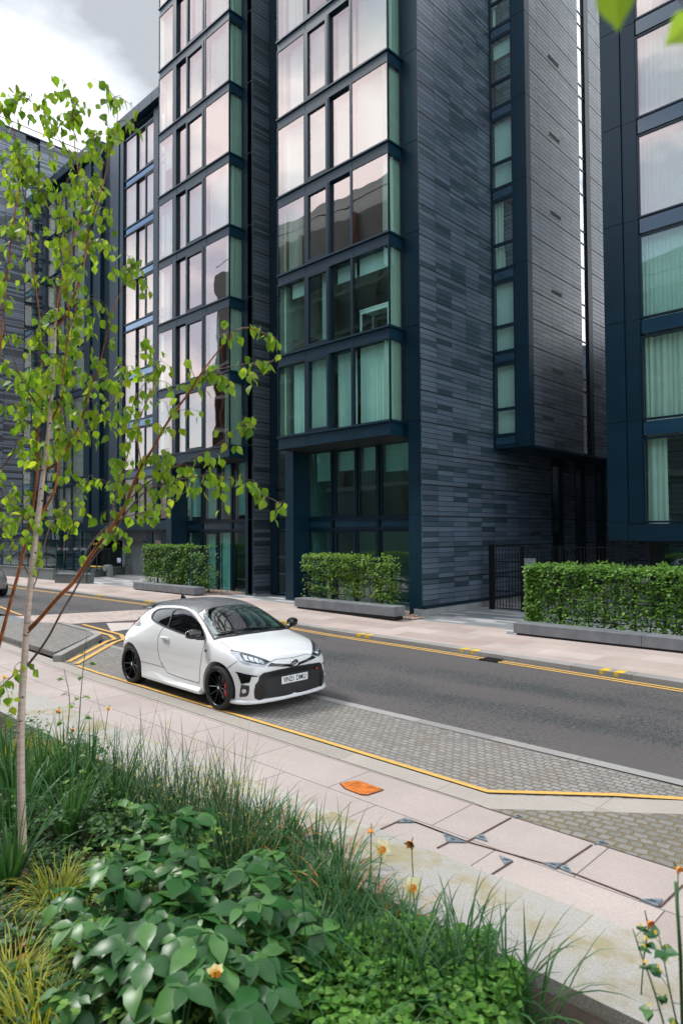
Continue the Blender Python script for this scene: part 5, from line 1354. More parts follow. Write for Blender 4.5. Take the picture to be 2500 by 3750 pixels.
    for o_, mir in zip(v2, (False, True)): patch('fog_lamp', circ, M['lens'], o_, off=.012, step=4, mirror=mir)
    # lip under the bumper, side skirts
    lip = MB()
    front = [(.30,.865),(.40,.845),(.50,.80),(.575,.72),(.635,.60),(.67,.42),(.688,.2),(.692,0)]
    front = [(x, y) for x, y in front if x > .3-.01]; cur = [(x, -y) for x, y in front]+[(x, y) for x, y in front[::-1][1:]]
    vs = []
    for x, y in cur:
        k = .955
        for (ox, z) in ((1.0,.15),(1.012,.162),(1.0,.195),(.96,.21)): vs.append(((x-.0)*ox, y*(ox if abs(y) > .3 else 1), z))
        vs.append((x*.93, y*.93, .155))
    m5 = 5
    lip.add(vs, [(i*m5+k, i*m5+(k+1)%m5, (i+1)*m5+(k+1)%m5, (i+1)*m5+k) for i in range(len(cur)-1) for k in range(m5)], 0, True); fixn(lip.build('front_lip', paint, root))
    for sd in (-1, 1):
        sk = MB(); xs_ = [-2.16,-1.9,-1.4,-.9,-.42]; vs = []
        for i, x in enumerate(xs_):
            bulge = (.0,.012,.022,.028,.03)[i]
            for y, z in ((.80,.15),(.885+bulge,.165),(.89+bulge,.205),(.868,.26+(.10,.06,.02,0,0)[i])): vs.append((x, sd*y, z))
        fs = [(i*4+k, i*4+(k+1)%4, (i+1)*4+(k+1)%4, (i+1)*4+k) for i in range(4) for k in range(4)]+[(0,1,2,3),(16,17,18,19)]
        sk.add(vs, fs, 0, False); fixn(sk.build('side_skirt', paint, root, bevel=.004))
    # spoiler, aerial, mirrors, handles, wipers
    sp = MB(); vs = []
    for y in (-.56,-.3,0,.3,.56):
        zc = 1.375-.35*y*y*.6
        for x, dz in ((-2.45,0),(-2.78,-.045),(-2.79,-.075),(-2.5,-.05)): vs.append((x+abs(y)*.12, y, zc+dz))
    sp.add(vs, [(i*4+k, i*4+(k+1)%4, (i+1)*4+(k+1)%4, (i+1)*4+k) for i in range(4) for k in range(4)]+[(0,1,2,3),(16,17,18,19)], 0, True); sp.build('roof_spoiler', M['roof'], root)
    fnm = MB(); vs = []
    for x, hh, wd in ((-2.22,.005,.02),(-2.27,.05,.018),(-2.34,.062,.012),(-2.38,.058,.008),(-2.385,.005,.01)):
        zz = 1.395
        vs += [(x, -wd, zz-.02), (x, -wd*.5, zz+hh), (x, wd*.5, zz+hh), (x, wd, zz-.02)]
    fnm.add(vs, [(i*4+k, i*4+(k+1)%4, (i+1)*4+(k+1)%4, (i+1)*4+k) for i in range(4) for k in range(4)]+[(0,1,2,3),(19,18,17,16)], 0, False); fnm.build('roof_aerial', M['gloss_black'], root, bevel=.003)
    for sd in (-1, 1):
        mm = MB(); n = 14; vs = []; rings_ = 9
        for i in range(rings_):
            t_ = i/(rings_-1); y = .865+.215*t_; s_ = math.sin(math.pi*min(1, .18+.70*t_)) ** .55
            for k in range(n):
                an = 2*math.pi*k/n; rx = .062*s_*(1 if math.cos(an) > 0 else .75); rz_ = .078*s_
                vs.append((-.50+.03*(1-t_)+math.copysign(abs(math.cos(an))**.7, math.cos(an))*rx, sd*y, 1.045+math.copysign(abs(math.sin(an))**.75, math.sin(an))*rz_*(.9 if math.sin(an) < 0 else 1)))
        mm.add(vs, [(i*n+k, i*n+(k+1)%n, (i+1)*n+(k+1)%n, (i+1)*n+k) for i in range(rings_-1) for k in range(n)]+[tuple(range(n)), tuple(range((rings_-1)*n, rings_*n))], 0, True)
        o_ = mm.build('door_mirror', M['gloss_black'], root)
        st_ = MB(); st_.tube([(-.44, sd*.80, .975),(-.46, sd*.90, .98),(-.48, sd*.97, 1.0)], [.03,.024,.022], 8); st_.build('mirror_arm', M['satin_black'], o_)
        ind = MB(); ind.tube([(-.462, sd*.93, 1.00),(-.448, sd*1.0, 1.002),(-.47, sd*1.06, 1.01)], .006, 5); ind.build('indicator', M['chrome'], o_)
        hd = MB(); h1, _ = proj_cam(zB(615,562)); h2, _ = proj_cam(zB(708,590)); hm = (h1+h2)/2
        for hh_ in (h1, h2, hm): hh_.y *= -sd
        hd.tube([h1+Vector((0,0,0)), h1+Vector((.01, sd*.028,0)), hm+Vector((0,sd*.036,0)), h2+Vector((-.01, sd*.028,0)), h2], [.012,.015,.016,.015,.012], 8); 
        ho = hd.build('door_handle', paint, root)
        both_c = [(660+26*math.cos(a*.6), 585+34*math.sin(a*.6)) for a in range(10)]
        patch('handle_recess', [zB(*p) for p in both_c], simple('recess_shadow_grey', (.45,.45,.45), .4) if False else paint, ho, off=.001, step=3, mirror=(sd > 0))
        bd = patch('side_badge', [zB(*p) for p in [(1193,745),(1226,745),(1220,770),(1193,770)]], M['gloss_black'], root, off=.005, step=3, mirror=(sd > 0))
        patch('badge_mark', [zB(*p) for p in [(1208,746),(1226,746),(1221,760),(1204,762)]], M['redcal'], bd, off=.007, step=3, mirror=(sd > 0))
    wp = MB()
    for pts in ([(-.17,-.10),(-.30,-.35),(-.32,-.58)], [(-.17,.42),(-.29,.20),(-.31,-.05)]):
        P_ = [proj_top(p)[0]+Vector((.01,0,.022)) for p in pts]; wp.tube(P_, .008, 5)
        P_ = [proj_top((pts[1][0]+(pts[2][0]-pts[1][0])*t_-.01, pts[1][1]+(pts[2][1]-pts[1][1])*t_*1.5))[0]+Vector((.005,0,.012)) for t_ in (-1,0,.5,1)]; wp.tube(P_, .006, 4)
    wp.build('wipers', M['satin_black'], root)
    # emblem and number plate
    hE, nE = proj_front((0,.655)); em = MB(); ce_ = hE+nE*.012
    ax1 = Vector((0,1,0)); ax2 = nE.cross(ax1).normalized(); ax1 = ax2.cross(nE).normalized()
    def oval(a, b_, cx=0, cy=0, n=20): return [ce_+ax1*(cx+a*math.cos(2*math.pi*i/n))+ax2*(cy+b_*math.sin(2*math.pi*i/n))+nE*.004 for i in range(n+1)]
    em.add([ce_-nE*.012]+oval(.064,.046), [(0,i,i+1) for i in range(1,21)], 1)
    em.tube(oval(.064,.046), .006, 6); em.tube(oval(.018,.040), .004, 5); em.tube(oval(.040,.016,0,-.018), .004, 5)
    em.build('emblem', [M['chrome'], M['gloss_black']], root)
    pl = MB(); hx = proj_front((0,.42))[0].x+.018
    pl.box(hx-.008, hx, -.252, .252, .374, .482); po = pl.build('number_plate', simple('plate_white', (.78,.79,.80), .4), root, bevel=.004)
    Mx = Matrix(((0,0,1,hx+.001),(1,0,0,0),(0,1,0,.427),(0,0,0,1)))
    text_obj('plate_characters', 'VN21 DMU' if detail else '', Mx, .104, simple('plate_black', (.01,.01,.01), .5), po, ext=.001, align='CENTER', bold=.0012, width=.84) if detail else None
    if detail:
        text_obj('plate_maker_line', 'GLYN HOPKIN' if False else '', Mx, .02, M['cabin'], po) if False else None
    pb = MB(); pb.box(hx-.02, hx-.008, .40, .46, .49, .525, 0); pb.box(hx-.02, hx-.006, .43, .46, .492, .523, 1); pb.build('grille_badge', [M['gloss_black'], M['redcal']], gr)
    # cabin
    cb = MB(); cb.box(-2.5,-.35,-.68,.68,.30,.36); cb.box(-.62,-.30,-.70,.70,.70,.90); cb.box(-.48,-.22,-.62,.62,.84,.965); cb.box(-2.6,-2.5,-.6,.6,.3,1.05)
    cb.box(-2.5,-2.0,-.62,.62,.36,.62); cb.box(-2.5,-2.35,-.60,.60,.6,1.08); cb.build('cabin', M['cabin'], root)
    for sd in (-1, 1):
        s_ = MB(); s_.box(-1.60,-1.05, sd*.36-.24, sd*.36+.24, .36, .58); 
        s_.add([(-1.52,sd*.36-.24,.55),(-1.52,sd*.36+.24,.55),(-1.40,sd*.36+.24,.58),(-1.40,sd*.36-.24,.58),(-1.82,sd*.36-.20,1.08),(-1.82,sd*.36+.20,1.08),(-1.72,sd*.36+.20,1.10),(-1.72,sd*.36-.20,1.10)], [(0,3,2,1),(4,5,6,7),(0,1,5,4),(1,2,6,5),(2,3,7,6),(3,0,4,7)])
        s_.box(-1.85,-1.74, sd*.36-.13, sd*.36+.13, 1.08, 1.26); s_.build('seat', M['cabin'], root, bevel=.03)
    sw = MB(); c_ = Vector((-.82,-.36,.92)); sw.tube([c_+Vector((-.08*math.sin(a*.3142), .18*math.cos(a*.3142), .16*math.sin(a*.3142))) for a in range(21)], .014, 6); sw.box(-.84,-.80,-.50,-.22,.90,.94); sw.build('steering_wheel', M['cabin'], root)
    # wheels
    def wheel(x, sd, front):
        y1 = .885*sd; w_ = MB(); n = 44
        prof = [(.253,.0),(.258,-.002),(.272,.006),(.298,.004),(.311,-.012),(.3175,-.030),(.3185,-.11),(.3175,-.20),(.305,-.22),(.24,-.222)]
        vs = [(x+r_*math.cos(2*math.pi*k/n), y1+sd*o_, .318+r_*math.sin(2*math.pi*k/n)) for r_, o_ in prof for k in range(n)]
        w_.add(vs, [(i*n+k, i*n+(k+1)%n, (i+1)*n+(k+1)%n, (i+1)*n+k) for i in range(len(prof)-1) for k in range(n)], 0, True)
        wo = w_.build('wheel', M['rubber'], root)
        rm = MB(); prof = [(.255,-.002),(.252,.005),(.244,.002),(.239,-.02),(.233,-.05),(.228,-.20),(.25,-.21)]
        vs = [(x+r_*math.cos(2*math.pi*k/n), y1+sd*o_, .318+r_*math.sin(2*math.pi*k/n)) for r_, o_ in prof for k in range(n)]
        rm.add(vs, [(i*n+k, i*n+(k+1)%n, (i+1)*n+(k+1)%n, (i+1)*n+k) for i in range(len(prof)-1) for k in range(n)], 0, True)
        for k in range(5):
            for s2 in (-1, 1):
                a0 = 2*math.pi*k/5+.3 + s2*.16; a1 = 2*math.pi*k/5+.3+s2*.35
                def P_(r_, a, o_): return Vector((x+r_*math.cos(a), y1+sd*o_, .318+r_*math.sin(a)))
                i0, i1 = P_(.045,a0,-.045), P_(.243,a1,-.004); t_ = (i1-i0).normalized(); q = t_.cross(Vector((0,1,0)))
                vs = [i0-q*.013, i0+q*.013, i1+q*.008, i1-q*.008]; mid0 = i0+Vector((0,sd*.013,0)); mid1 = i1+Vector((0,sd*.006,0))
                bk = [v-Vector((0,sd*.025,0)) for v in vs]
                rm.add(vs+[mid0, mid1]+bk, [(0,4,5,3),(4,1,2,5),(0,6,7,1),(1,7,8,2),(2,8,9,3),(3,9,6,0),(0,1,4),(2,3,5)], 0)
        rm.build('rim', M['rim'], wo)
        hb_ = MB(); hb_.tube([(x,y1-sd*.09,.318),(x,y1-sd*.038,.318),(x,y1-sd*.030,.318)], [.062,.058,.028], 18); hb_.build('hub_cap', M['satin_black'], wo)
        hb_ = MB(); hb_.tube([(x,y1-sd*.030,.318),(x,y1-sd*.026,.318)], [.020,.018], 14); hb_.build('centre_mark', M['chrome'], wo)
        bd_ = MB(); bd_.tube([(x,y1-sd*.125,.318),(x,y1-sd*.115,.318)], [.175,.175], 30); bd_.tube([(x,y1-sd*.16,.318),(x,y1-sd*.15,.318)], [.212,.212], 30, 1)
        bd_.build('brake_disc', [simple('disc_steel', (.42,.38,.34), .4, .5), M['arch']], wo)
        cl_ = MB(); vs = []
        for a in [(-.55+.16*i) for i in range(8)]:
            for r_ in (.135,.218):
                for o_ in (-.042,-.13): vs.append((x+r_*math.cos(a), y1+sd*o_, .318+r_*math.sin(a)))
        cl_.add(vs, [(i*4+p, i*4+q, (i+1)*4+q, (i+1)*4+p) for i in range(7) for p, q in ((0,1),(1,3),(3,2),(2,0))]+[(0,1,3,2),(28,29,31,30)]); cl_.build('caliper', M['redcal'] if front else M['satin_black'], wo)
    for x, fr_ in ((0,True),(-2.56,False)):
        for sd in (-1,1): wheel(x, sd, fr_)
    un = MB(); un.box(-2.2,-.36,-.7,.7,.17,.2); un.tube([(-2.56,-.6,.3),(-2.56,.6,.3)], .04, 8); un.tube([(0,-.6,.3),(0,.6,.3)], .04, 8); un.build('underbody', M['arch'], root)
    return root
CAR = make_car(CO, CA, 'white three-door hatchback with grey roof and black wheels, parked on the setts', M['paint'])
bpy.data.objects.remove(tmpb)
# the second car, whose tail just enters the picture
car2 = make_car((-30.5, 9.1, .12), math.pi, 'silver hatchback cut off by the left edge of the photo, its tail in view', car_paint('silver_paint', (.34,.35,.36), .5, .3), detail=False)
# ---------------------------------------------------------------- the birch in the foreground
def bark():
    m, nt, p, L = new_mat('birch_bark')
    tc = nd(nt, 'ShaderNodeTexCoord'); mp = nd(nt, 'ShaderNodeMapping'); mp.inputs['Scale'].default_value = (1,1,7); L(tc.outputs['Object'], mp.inputs[0])
    n = nd(nt, 'ShaderNodeTexNoise', i_Scale=7, i_Detail=5); L(mp.outputs[0], n.inputs['Vector'])
    r = ramp(nt, [(.28,(.14,.09,.07)),(.34,(.55,.40,.33)),(.55,(.64,.50,.43)),(.75,(.70,.60,.53))]); L(n.outputs[0], r.inputs[0])
    L(r.outputs[0], p.inputs['Base Color']); p.inputs['Roughness'].default_value = .55
    b = nd(nt, 'ShaderNodeBump', i_Strength=.4, i_Distance=.003); L(n.outputs[0], b.inputs['Height']); L(b.outputs[0], p.inputs['Normal']); return m
M['bark'] = bark()
M['bark_orange'] = simple('orange_young_bark', (.33,.10,.03), .35, 0, .5, 16, .3, 60)
M['bark_grey'] = simple('grey_brown_twig_bark', (.16,.10,.085), .6, 0, .3, 20)
BR = {  # pixel polylines of the photo lifted to their own distances (start depth, end depth, start radius, end radius, bark)
 'trunk': ([(84,3120),(83,3040),(79,2900),(77,2700),(81,2560),(86,2480),(97,2330),(105,2210),(115,2120),(124,2040),(135,1930),(150,1832),(152,1800),(160,1735),(172,1640),(181,1560),(188,1480),(193,1400),(197,1340),(203,1210),(208,1130)], 4.90,4.95,.032,.010,'bark'),
 'a': ([(208,1130),(206,1180),(223,1033),(255,944),(277,848),(297,778),(312,733),(300,689),(284,606),(274,542),(271,446),(268,383),(258,338)][0:1]+[(223,1033),(255,944),(277,848),(297,778),(312,733),(300,689),(284,606),(274,542),(271,446),(268,383),(258,338)], 4.95,5.15,.011,.002,'bark_orange'),
 'b': ([(206,1195),(236,1167),(274,1084),(306,982),(319,893),(332,810),(360,730),(383,663),(399,574),(424,485),(434,408),(418,351)], 4.93,4.7,.010,.002,'bark_orange'),
 'c': ([(288,1570),(306,1517),(321,1458),(339,1402),(367,1338),(378,1300),(400,1200),(440,1090),(470,990),(490,900)][:0]+[(176,1718),(204,1700),(224,1675),(247,1639),(288,1570),(306,1517),(321,1458),(339,1402),(367,1338),(385,1250),(410,1150),(450,1050),(485,960)], 4.9,4.55,.011,.002,'bark_orange'),
 'd': ([(150,1884),(179,1843),(202,1795),(212,1734),(217,1683),(212,1632),(217,1555),(230,1491),(237,1428),(250,1351),(258,1300),(262,1210),(285,1090),(300,1000),(330,880)], 4.92,5.2,.011,.002,'bark_orange'),
 'e': ([(191,1537),(217,1484),(235,1438),(230,1376),(242,1300),(255,1190),(250,1090),(235,980),(215,870),(222,760),(240,690)], 4.93,4.65,.009,.002,'bark_orange'),
 'f': ([(163,1504),(122,1463),(97,1422),(71,1369),(51,1315),(25,1230),(8,1120),(-20,1000)], 4.92,4.6,.009,.002,'bark_grey'),
 'g': ([(-20,2420),(0,2355),(45,2183),(67,2106),(89,2023),(115,1896),(128,1810),(138,1734),(139,1632),(140,1530),(143,1453),(148,1376),(153,1300),(151,1210),(140,1105),(120,980),(110,860),(95,740),(75,640)], 5.3,5.2,.016,.003,'bark_orange'),
 'h': ([(-30,1500),(-12,1400),(0,1290),(13,1180),(22,1052),(38,912),(57,765),(77,670),(70,560),(50,470),(30,400)], 5.0,4.9,.011,.002,'bark_orange'),
 'i': ([(0,1718),(38,1677),(59,1639),(69,1580),(79,1517),(102,1473),(110,1400)], 4.6,4.5,.007,.002,'bark_grey'),
 'r1': ([(104,2310),(153,2259),(210,2189),(274,2132),(344,2017),(395,1953),(459,1857),(478,1800),(519,1701),(561,1645),(603,1561),(652,1491),(701,1428),(737,1365),(786,1302),(842,1231),(870,1203),(926,1200),(982,1231)], 4.9,4.2,.018,.002,'bark_orange'),
 'r2': ([(96,2444),(172,2348),(223,2246),(274,2163),(332,2055),(408,1966),(459,1880),(533,1793),(603,1772),(701,1744),(800,1744),(898,1772),(968,1814),(1024,1842)], 4.9,4.4,.010,.002,'bark_grey'),
 'r3': ([(459,1857),(500,1800),(580,1740),(659,1701),(772,1645),(842,1596),(891,1561)], 4.75,4.3,.007,.002,'bark_grey'),
 'r4': ([(561,1645),(617,1533),(690,1440),(772,1358),(842,1344),(905,1330),(982,1337)], 4.6,4.4,.007,.002,'bark_grey'),
 'r5': ([(274,2132),(300,2060),(330,1990),(420,1900),(520,1880),(600,1850),(700,1790)], 4.85,5.1,.007,.002,'bark_grey'),
 'r6': ([(395,1953),(420,1840),(440,1740),(480,1640),(470,1540),(500,1440),(560,1370)], 4.8,5.0,.008,.002,'bark_grey'),
 'r7': ([(519,1701),(500,1600),(520,1500),(570,1420),(560,1330),(540,1260)], 4.65,4.8,.006,.002,'bark_orange'),
 'k': ([(212,1632),(280,1590),(340,1540),(400,1490),(430,1420),(470,1360)], 5.0,5.2,.007,.002,'bark_grey'),
 'l': ([(115,2120),(60,2020),(20,1960),(-20,1880)], 4.95,4.6,.006,.002,'bark_grey'),
 'm': ([(135,1930),(60,1880),(20,1800),(-10,1760)], 4.95,5.1,.006,.002,'bark_grey'),
 'n': ([(105,2200),(150,2080),(170,1960),(200,1900),(260,1840),(330,1760)], 4.95,5.3,.006,.002,'bark_grey'),
 'o': ([(312,733),(350,700),(380,640),(350,560),(345,480)], 5.05,5.2,.004,.0015,'bark_grey'),
 'p': ([(277,848),(200,760),(150,690),(100,620),(60,540)], 5.0,5.2,.005,.0015,'bark_grey'),
 'q': ([(284,606),(220,520),(180,430),(120,380),(85,340)], 5.1,5.0,.004,.0015,'bark_grey'),
 's': ([(0,2560),(30,2500),(110,2400),(80,2440)][:0]+[(80,2450),(40,2480),(0,2520),(-30,2530)], 4.9,4.6,.008,.003,'bark_grey'),
}
TREE = tag(empty('birch_tree', at_depth(84,3080,4.9)), 'young multi-stemmed birch with pale and orange bark and bright leaves, at the left', 'tree')
base = TREE.location.copy(); rt = random.Random(77)
twigs = MB(); lv = MB(); barks = {}
def chaikin(pts, it=2):
    for _ in range(it):
        o = [pts[0]]
        for a, b in zip(pts, pts[1:]): o += [a*.75+b*.25, a*.25+b*.75]
        o.append(pts[-1]); pts = o
    return pts
def hang_leaf(p, rnd, size, swing=.8):
    """petiole and blade hanging from a twig"""
    d = Vector((rnd.uniform(-1,1), rnd.uniform(-1,1), rnd.uniform(-.9,.3))).normalized()
    q = p+d*rnd.uniform(.012,.028); twigs.tube([p, q], .0009, 3, cap=False)
    dd = (d*swing+Vector((0,0,-rnd.uniform(.5,1.9)))).normalized()
    add_leaf(lv, 'birch', q-base, dd, Vector((rnd.uniform(-1,1), rnd.uniform(-1,1), rnd.uniform(.2,1))), size, curl=rnd.uniform(.05,.35), wide=rnd.uniform(.85,1.1))
for key, (pl, d0, d1, r0, r1, bk) in BR.items():
    n = len(pl); pts = [at_depth(x, y, d0+(d1-d0)*i/(n-1)+(0 if key == 'trunk' else .03*math.sin(i*1.7+len(key)))) for i, (x, y) in enumerate(pl)]
    pts = chaikin(pts, 2); m_ = len(pts)
    mb = MB(); mb.tube([p-base for p in pts], [r0+(r1-r0)*(i/(m_-1))**.8 for i in range(m_)], 10 if r0 > .01 else 6)
    o = mb.build('trunk' if key == 'trunk' else 'branch', M[bk], TREE)
    if key == 'trunk':
        kn = MB()
        for i in range(6, m_-4, 4):
            q = pts[i]-base; dirv = (CAM-pts[i]).normalized(); dirv = (dirv+Vector((rt.uniform(-.8,.8),rt.uniform(-.8,.8),0))).normalized(); rr = r0+(r1-r0)*(i/(m_-1))**.8
            kn.tube([q+dirv*rr*.7, q+dirv*(rr+.004), q+dirv*(rr+.006)], [.009,.006,.002], 7)
        kn.build('knots', simple('dark_bark_knot', (.05,.03,.022), .8, 0, .3, 30), TREE)
    # twigs and leaves
    i0 = int(m_*(.72 if key == 'trunk' else .30 if key in ('r1','r2','g') else .12))
    L_ = sum((pts[i+1]-pts[i]).length for i in range(i0, m_-1))
    cnt = int(L_/.047)
    if key in ('r1','r2'): cnt = int(cnt*.62)
    if key in ('r3','r4','r5','r6','r7'): cnt = int(cnt*.8)
    for c in range(cnt):
        i = min(m_-2, i0+int((m_-i0)*rt.random()**.8)); p = pts[i].lerp(pts[i+1], rt.random()); t_ = (pts[i+1]-pts[i]).normalized()
        d = (t_*rt.uniform(.2,.9)+Vector((rt.uniform(-1,1), rt.uniform(-1,1), rt.uniform(-.25,.8)))).normalized()
        ln = rt.uniform(.05,.14) if (key[0] == 'r' and i > m_*.8) else rt.uniform(.06,.28); k = max(2, int(ln/.035)); q = [p]
        for j in range(k): 
            d = (d+Vector((rt.uniform(-.3,.3), rt.uniform(-.3,.3), -.10-.10*j))).normalized(); q.append(q[-1]+d*(ln/k))
        twigs.tube(q, [.0024-.0015*j/k for j in range(k+1)], 4)
        for j in range(1, k+1):
            if rt.random() < .93: hang_leaf(q[j], rt, rt.uniform(.048,.084))
    for j in range(4): hang_leaf(pts[-1]+Vector((rt.uniform(-.02,.02),rt.uniform(-.02,.02),rt.uniform(-.02,.02))), rt, rt.uniform(.04,.06))
twigs.v = [(x-base.x, y-base.y, z-base.z) for x, y, z in twigs.v]
twigs.build('twigs', M['bark_grey'], TREE); lv.build('crown', M['leaf_birch'], TREE)

# a twig of a nearer tree dipping in at the top right
NT = tag(empty('leafy_twig', at_depth(2330,-260,.85)), 'out-of-focus leafy twig hanging in very close at the top right corner', 'branch')
nb = NT.location.copy(); mb = MB(); 
mb.tube([Vector((0,0,0)), at_depth(2265,-140,.86)-nb, at_depth(2232,-70,.86)-nb], [.003,.002,.0015], 6); mb.tube([Vector((0,0,0)), at_depth(2450,-60,.8)-nb, at_depth(2540,60,.8)-nb], [.003,.002,.001], 6); mb.build('stem', M['bark_grey'], NT)
for (x0, y0), (x1, y1), s in (((2250,-75),(2262,118),.064),((2545,62),(2428,170),.056),((2560,-40),(2620,60),.05)):
    a = at_depth(x0,y0,.86); b_ = at_depth(x1,y1,.86); g = MB(); add_leaf(g, 'birch', a-nb, b_-a, (CAM-a).normalized(), (b_-a).length, wide=.95); g.build('leaf', M['leaf_birch'], NT)

# ---------------------------------------------------------------- the planting bed
rp = random.Random(31)
M['sedge'] = leaf_mat('yellow_striped_sedge', [(.32,.36,.04),(.50,.47,.07),(.20,.29,.04),(.60,.56,.13)], .3)
M['strap'] = leaf_mat('daffodil_strap_leaf', [(.02,.085,.032),(.045,.14,.05),(.03,.10,.025),(.11,.23,.09)], .25, .35)
M['dead'] = leaf_mat('orange_dead_blade', [(.45,.16,.04),(.50,.26,.09),(.33,.12,.05)], .2)
M['helle'] = leaf_mat('hellebore_leaf', [(.014,.070,.018),(.032,.120,.030),(.11,.25,.07),(.019,.085,.022)], .26, .34, .38)
M['lime'] = leaf_mat('lime_groundcover', [(.08,.22,.032),(.15,.34,.055),(.04,.14,.022),(.22,.42,.08)], .35)
M['low'] = leaf_mat('dark_groundcover', [(.012,.050,.012),(.032,.10,.022),(.07,.165,.038),(.018,.07,.014)], .25)
M['petal'] = leaf_mat('cream_petal', [(.80,.78,.62),(.85,.83,.72)], .3)
M['cup'] = leaf_mat('orange_cup', [(.85,.26,.02),(.80,.35,.03)], .3)
M['stem'] = simple('green_stem', (.05,.12,.035), .5, 0, .2, 20)
def Gz(px, py, z): 
    d = ray(px, py); k = (z-CAMH)/d.z; return Vector((d.x*k, d.y*k, z))
def blade(mb, p, d, ln, wd, droop, rnd, m=0, seg=7, twist=0):
    pts = [p.copy()]; d = d.normalized()
    for i in range(seg):
        d = (d+Vector((0,0,-droop*(i+1)/seg))).normalized(); pts.append(pts[-1]+d*ln/seg)
    side = d.cross(Vector((0,0,1))); side = side.normalized() if side.length > .01 else Vector((1,0,0))
    side = (side+Vector((rnd.uniform(-.4,.4),rnd.uniform(-.4,.4),twist))).normalized()
    b = len(mb.v)
    for i, q in enumerate(pts):
        w_ = wd*(1-(i/seg)**2.2)*.5+.0004
        for s_ in (-1,0,1): v = q+side*w_*s_+Vector((0,0,-.25*w_*(s_==0))); mb.v.append(tuple(v))
    for i in range(seg):
        for s_ in (0,1): mb.f.append((b+i*3+s_, b+i*3+s_+1, b+(i+1)*3+s_+1, b+(i+1)*3+s_)); mb.m.append(m); mb.sm.append(True)
SOIL = -.06
ORD = ['first','second','third','fourth','fifth','sixth','seventh','eighth','ninth','tenth','eleventh','twelfth','thirteenth','fourteenth','fifteenth','sixteenth']
def rank(lst, item):
    i = sorted(lst, key=lambda q: q[0]).index(item); return ORD[i]
def tuft(name, label, cat, pos, n, ln, wd, mat, droop=.35, spread=.8, group=None, dead=0, rad=.07):
    t = tag(empty(name, (pos.x, pos.y, SOIL)), label, cat, group); mb = MB(); md = MB()
    for i in range(n):
        a = rp.random()*2*math.pi; r_ = rp.random()**.5*rad; d = Vector((math.cos(a)*spread*rp.random(), math.sin(a)*spread*rp.random(), rp.uniform(.6,1.2)))
        tgt = md if rp.random() < dead else mb
        blade(tgt, Vector((math.cos(a)*r_, math.sin(a)*r_, 0)), d, ln*rp.uniform(.6,1.15), wd*rp.uniform(.7,1.2), droop*rp.uniform(.5,1.6), rp)
    mb.build('blades', mat, t)
    if md.v: md.build('dead_blades', M['dead'], t)
    return t
def place(px, py, z): v = Gz(px, py, z); return v
# sedges
for i, (px, py, lab) in enumerate([(40,3560,'big yellow sedge tuft spilling over at the bottom left corner'),(215,3240,'yellow sedge tuft in front of the strap leaves, below the birch foot'),(130,3700,'yellow-green sedge tuft at the very bottom, right of the corner tuft')]):
    tuft('sedge', lab, 'grass tuft', place(px,py,.12), 260, .42, .007, M['sedge'], .42, 1.1, None, rad=.10)
Q = ((20,2720),(110,2700),(190,2730),(60,2790))
for px, py in Q: tuft('sedge', 'pale yellow sedge behind the birch trunk, %s from the left' % rank(Q, (px,py)), 'grass tuft', place(px,py,.10), 150, .30, .007, M['sedge'], .4, 1.0, 'pale sedges at the back of the bed')
# strap-leaved clumps
Q = ((30,2850,34),(150,2900,40),(240,2850,40),(330,2870,36),(420,2950,30),(60,3000,40),(250,3050,36),(32,3200,30))
for px, py, n in Q:
    tuft('daffodil_leaves', 'clump of long strap leaves round the birch trunk, %s from the left' % rank(Q, (px,py,n)), 'plant', place(px,py,.05), n*2, .76, .018, M['strap'], .26, .6, 'strap leaf clumps round the birch', rad=.06)
Q = ((900,3150,60),(980,3200,60),(1080,3230,60),(1170,3260,60),(1260,3290,50),(1020,3110,50),(1350,3330,46),(880,3060,40),(1440,3370,36),(960,3010,40),(1060,3060,40),(1160,3120,40),(1250,3180,30))
for px, py, n in Q:
    tuft('strap_leaf_clump', 'strap leaf clump with orange dead tips by the bed edge, %s from the left' % ORD[sorted(Q).index((px,py,n))], 'plant', place(px,py,.06), n*2, .46*rp.uniform(.75,1.3), .013, M['strap'], .38, 1.0, 'strap leaf clumps with orange tips', dead=.10, rad=.07)
Q = ((1600,3700,26),(1750,3740,26),(1480,3650,24),(1300,3600,20),(1850,3700,16),(1950,3780,14),(1180,3480,26),(1250,3560,24),(1120,3620,26),(1420,3740,26),(1680,3620,18),(1530,3560,20))
for px, py, n in Q:
    tuft('daffodil_leaves', 'tall strap leaves rising among the lime green leaves, %s from the left' % rank(Q, (px,py,n)), 'plant', place(px,py,.05), n*2, .66, .019, M['strap'], .34, .8, 'tall strap leaves at the lower right', rad=.07)
# wispy seeding grass with yellow heads: nobody could count it
mb = MB(); yh = MB()
for i in range(1500):
    u = rp.random(); px = 430+460*u+rp.gauss(0,45); py = 2950+170*u+rp.gauss(0,75); p = place(px, py, .0); p.z = SOIL
    ln = (rp.uniform(.22,.60) if rp.random() < .8 else rp.uniform(.6,.9))*(.75+.45*math.sin(u*9)**2); d = Vector((rp.uniform(-.5,.5), rp.uniform(-.4,.4), 1)); b0 = len(mb.v)
    blade(mb, p, d, ln, .008, rp.uniform(.05,.35), rp, seg=6)
    if rp.random() < .2:
        tip = Vector(mb.v[-2]); 
        for k in range(5): add_leaf(yh, 'small', tip+Vector((rp.uniform(-.012,.012),rp.uniform(-.012,.012),rp.uniform(-.02,.01))), Vector((rp.uniform(-1,1),rp.uniform(-1,1),rp.uniform(-.2,1))), Vector((0,0,1)), rp.uniform(.010,.018))
gr_ = tag(mb.build('seeding_grass', M['stem']), 'wispy green grass stems with small yellow flower heads behind the hellebores', 'grass', kind='stuff')
yo = yh.build('flower_heads', leaf_mat('small_yellow_flower', [(.50,.48,.12),(.38,.42,.12)], .3), gr_)
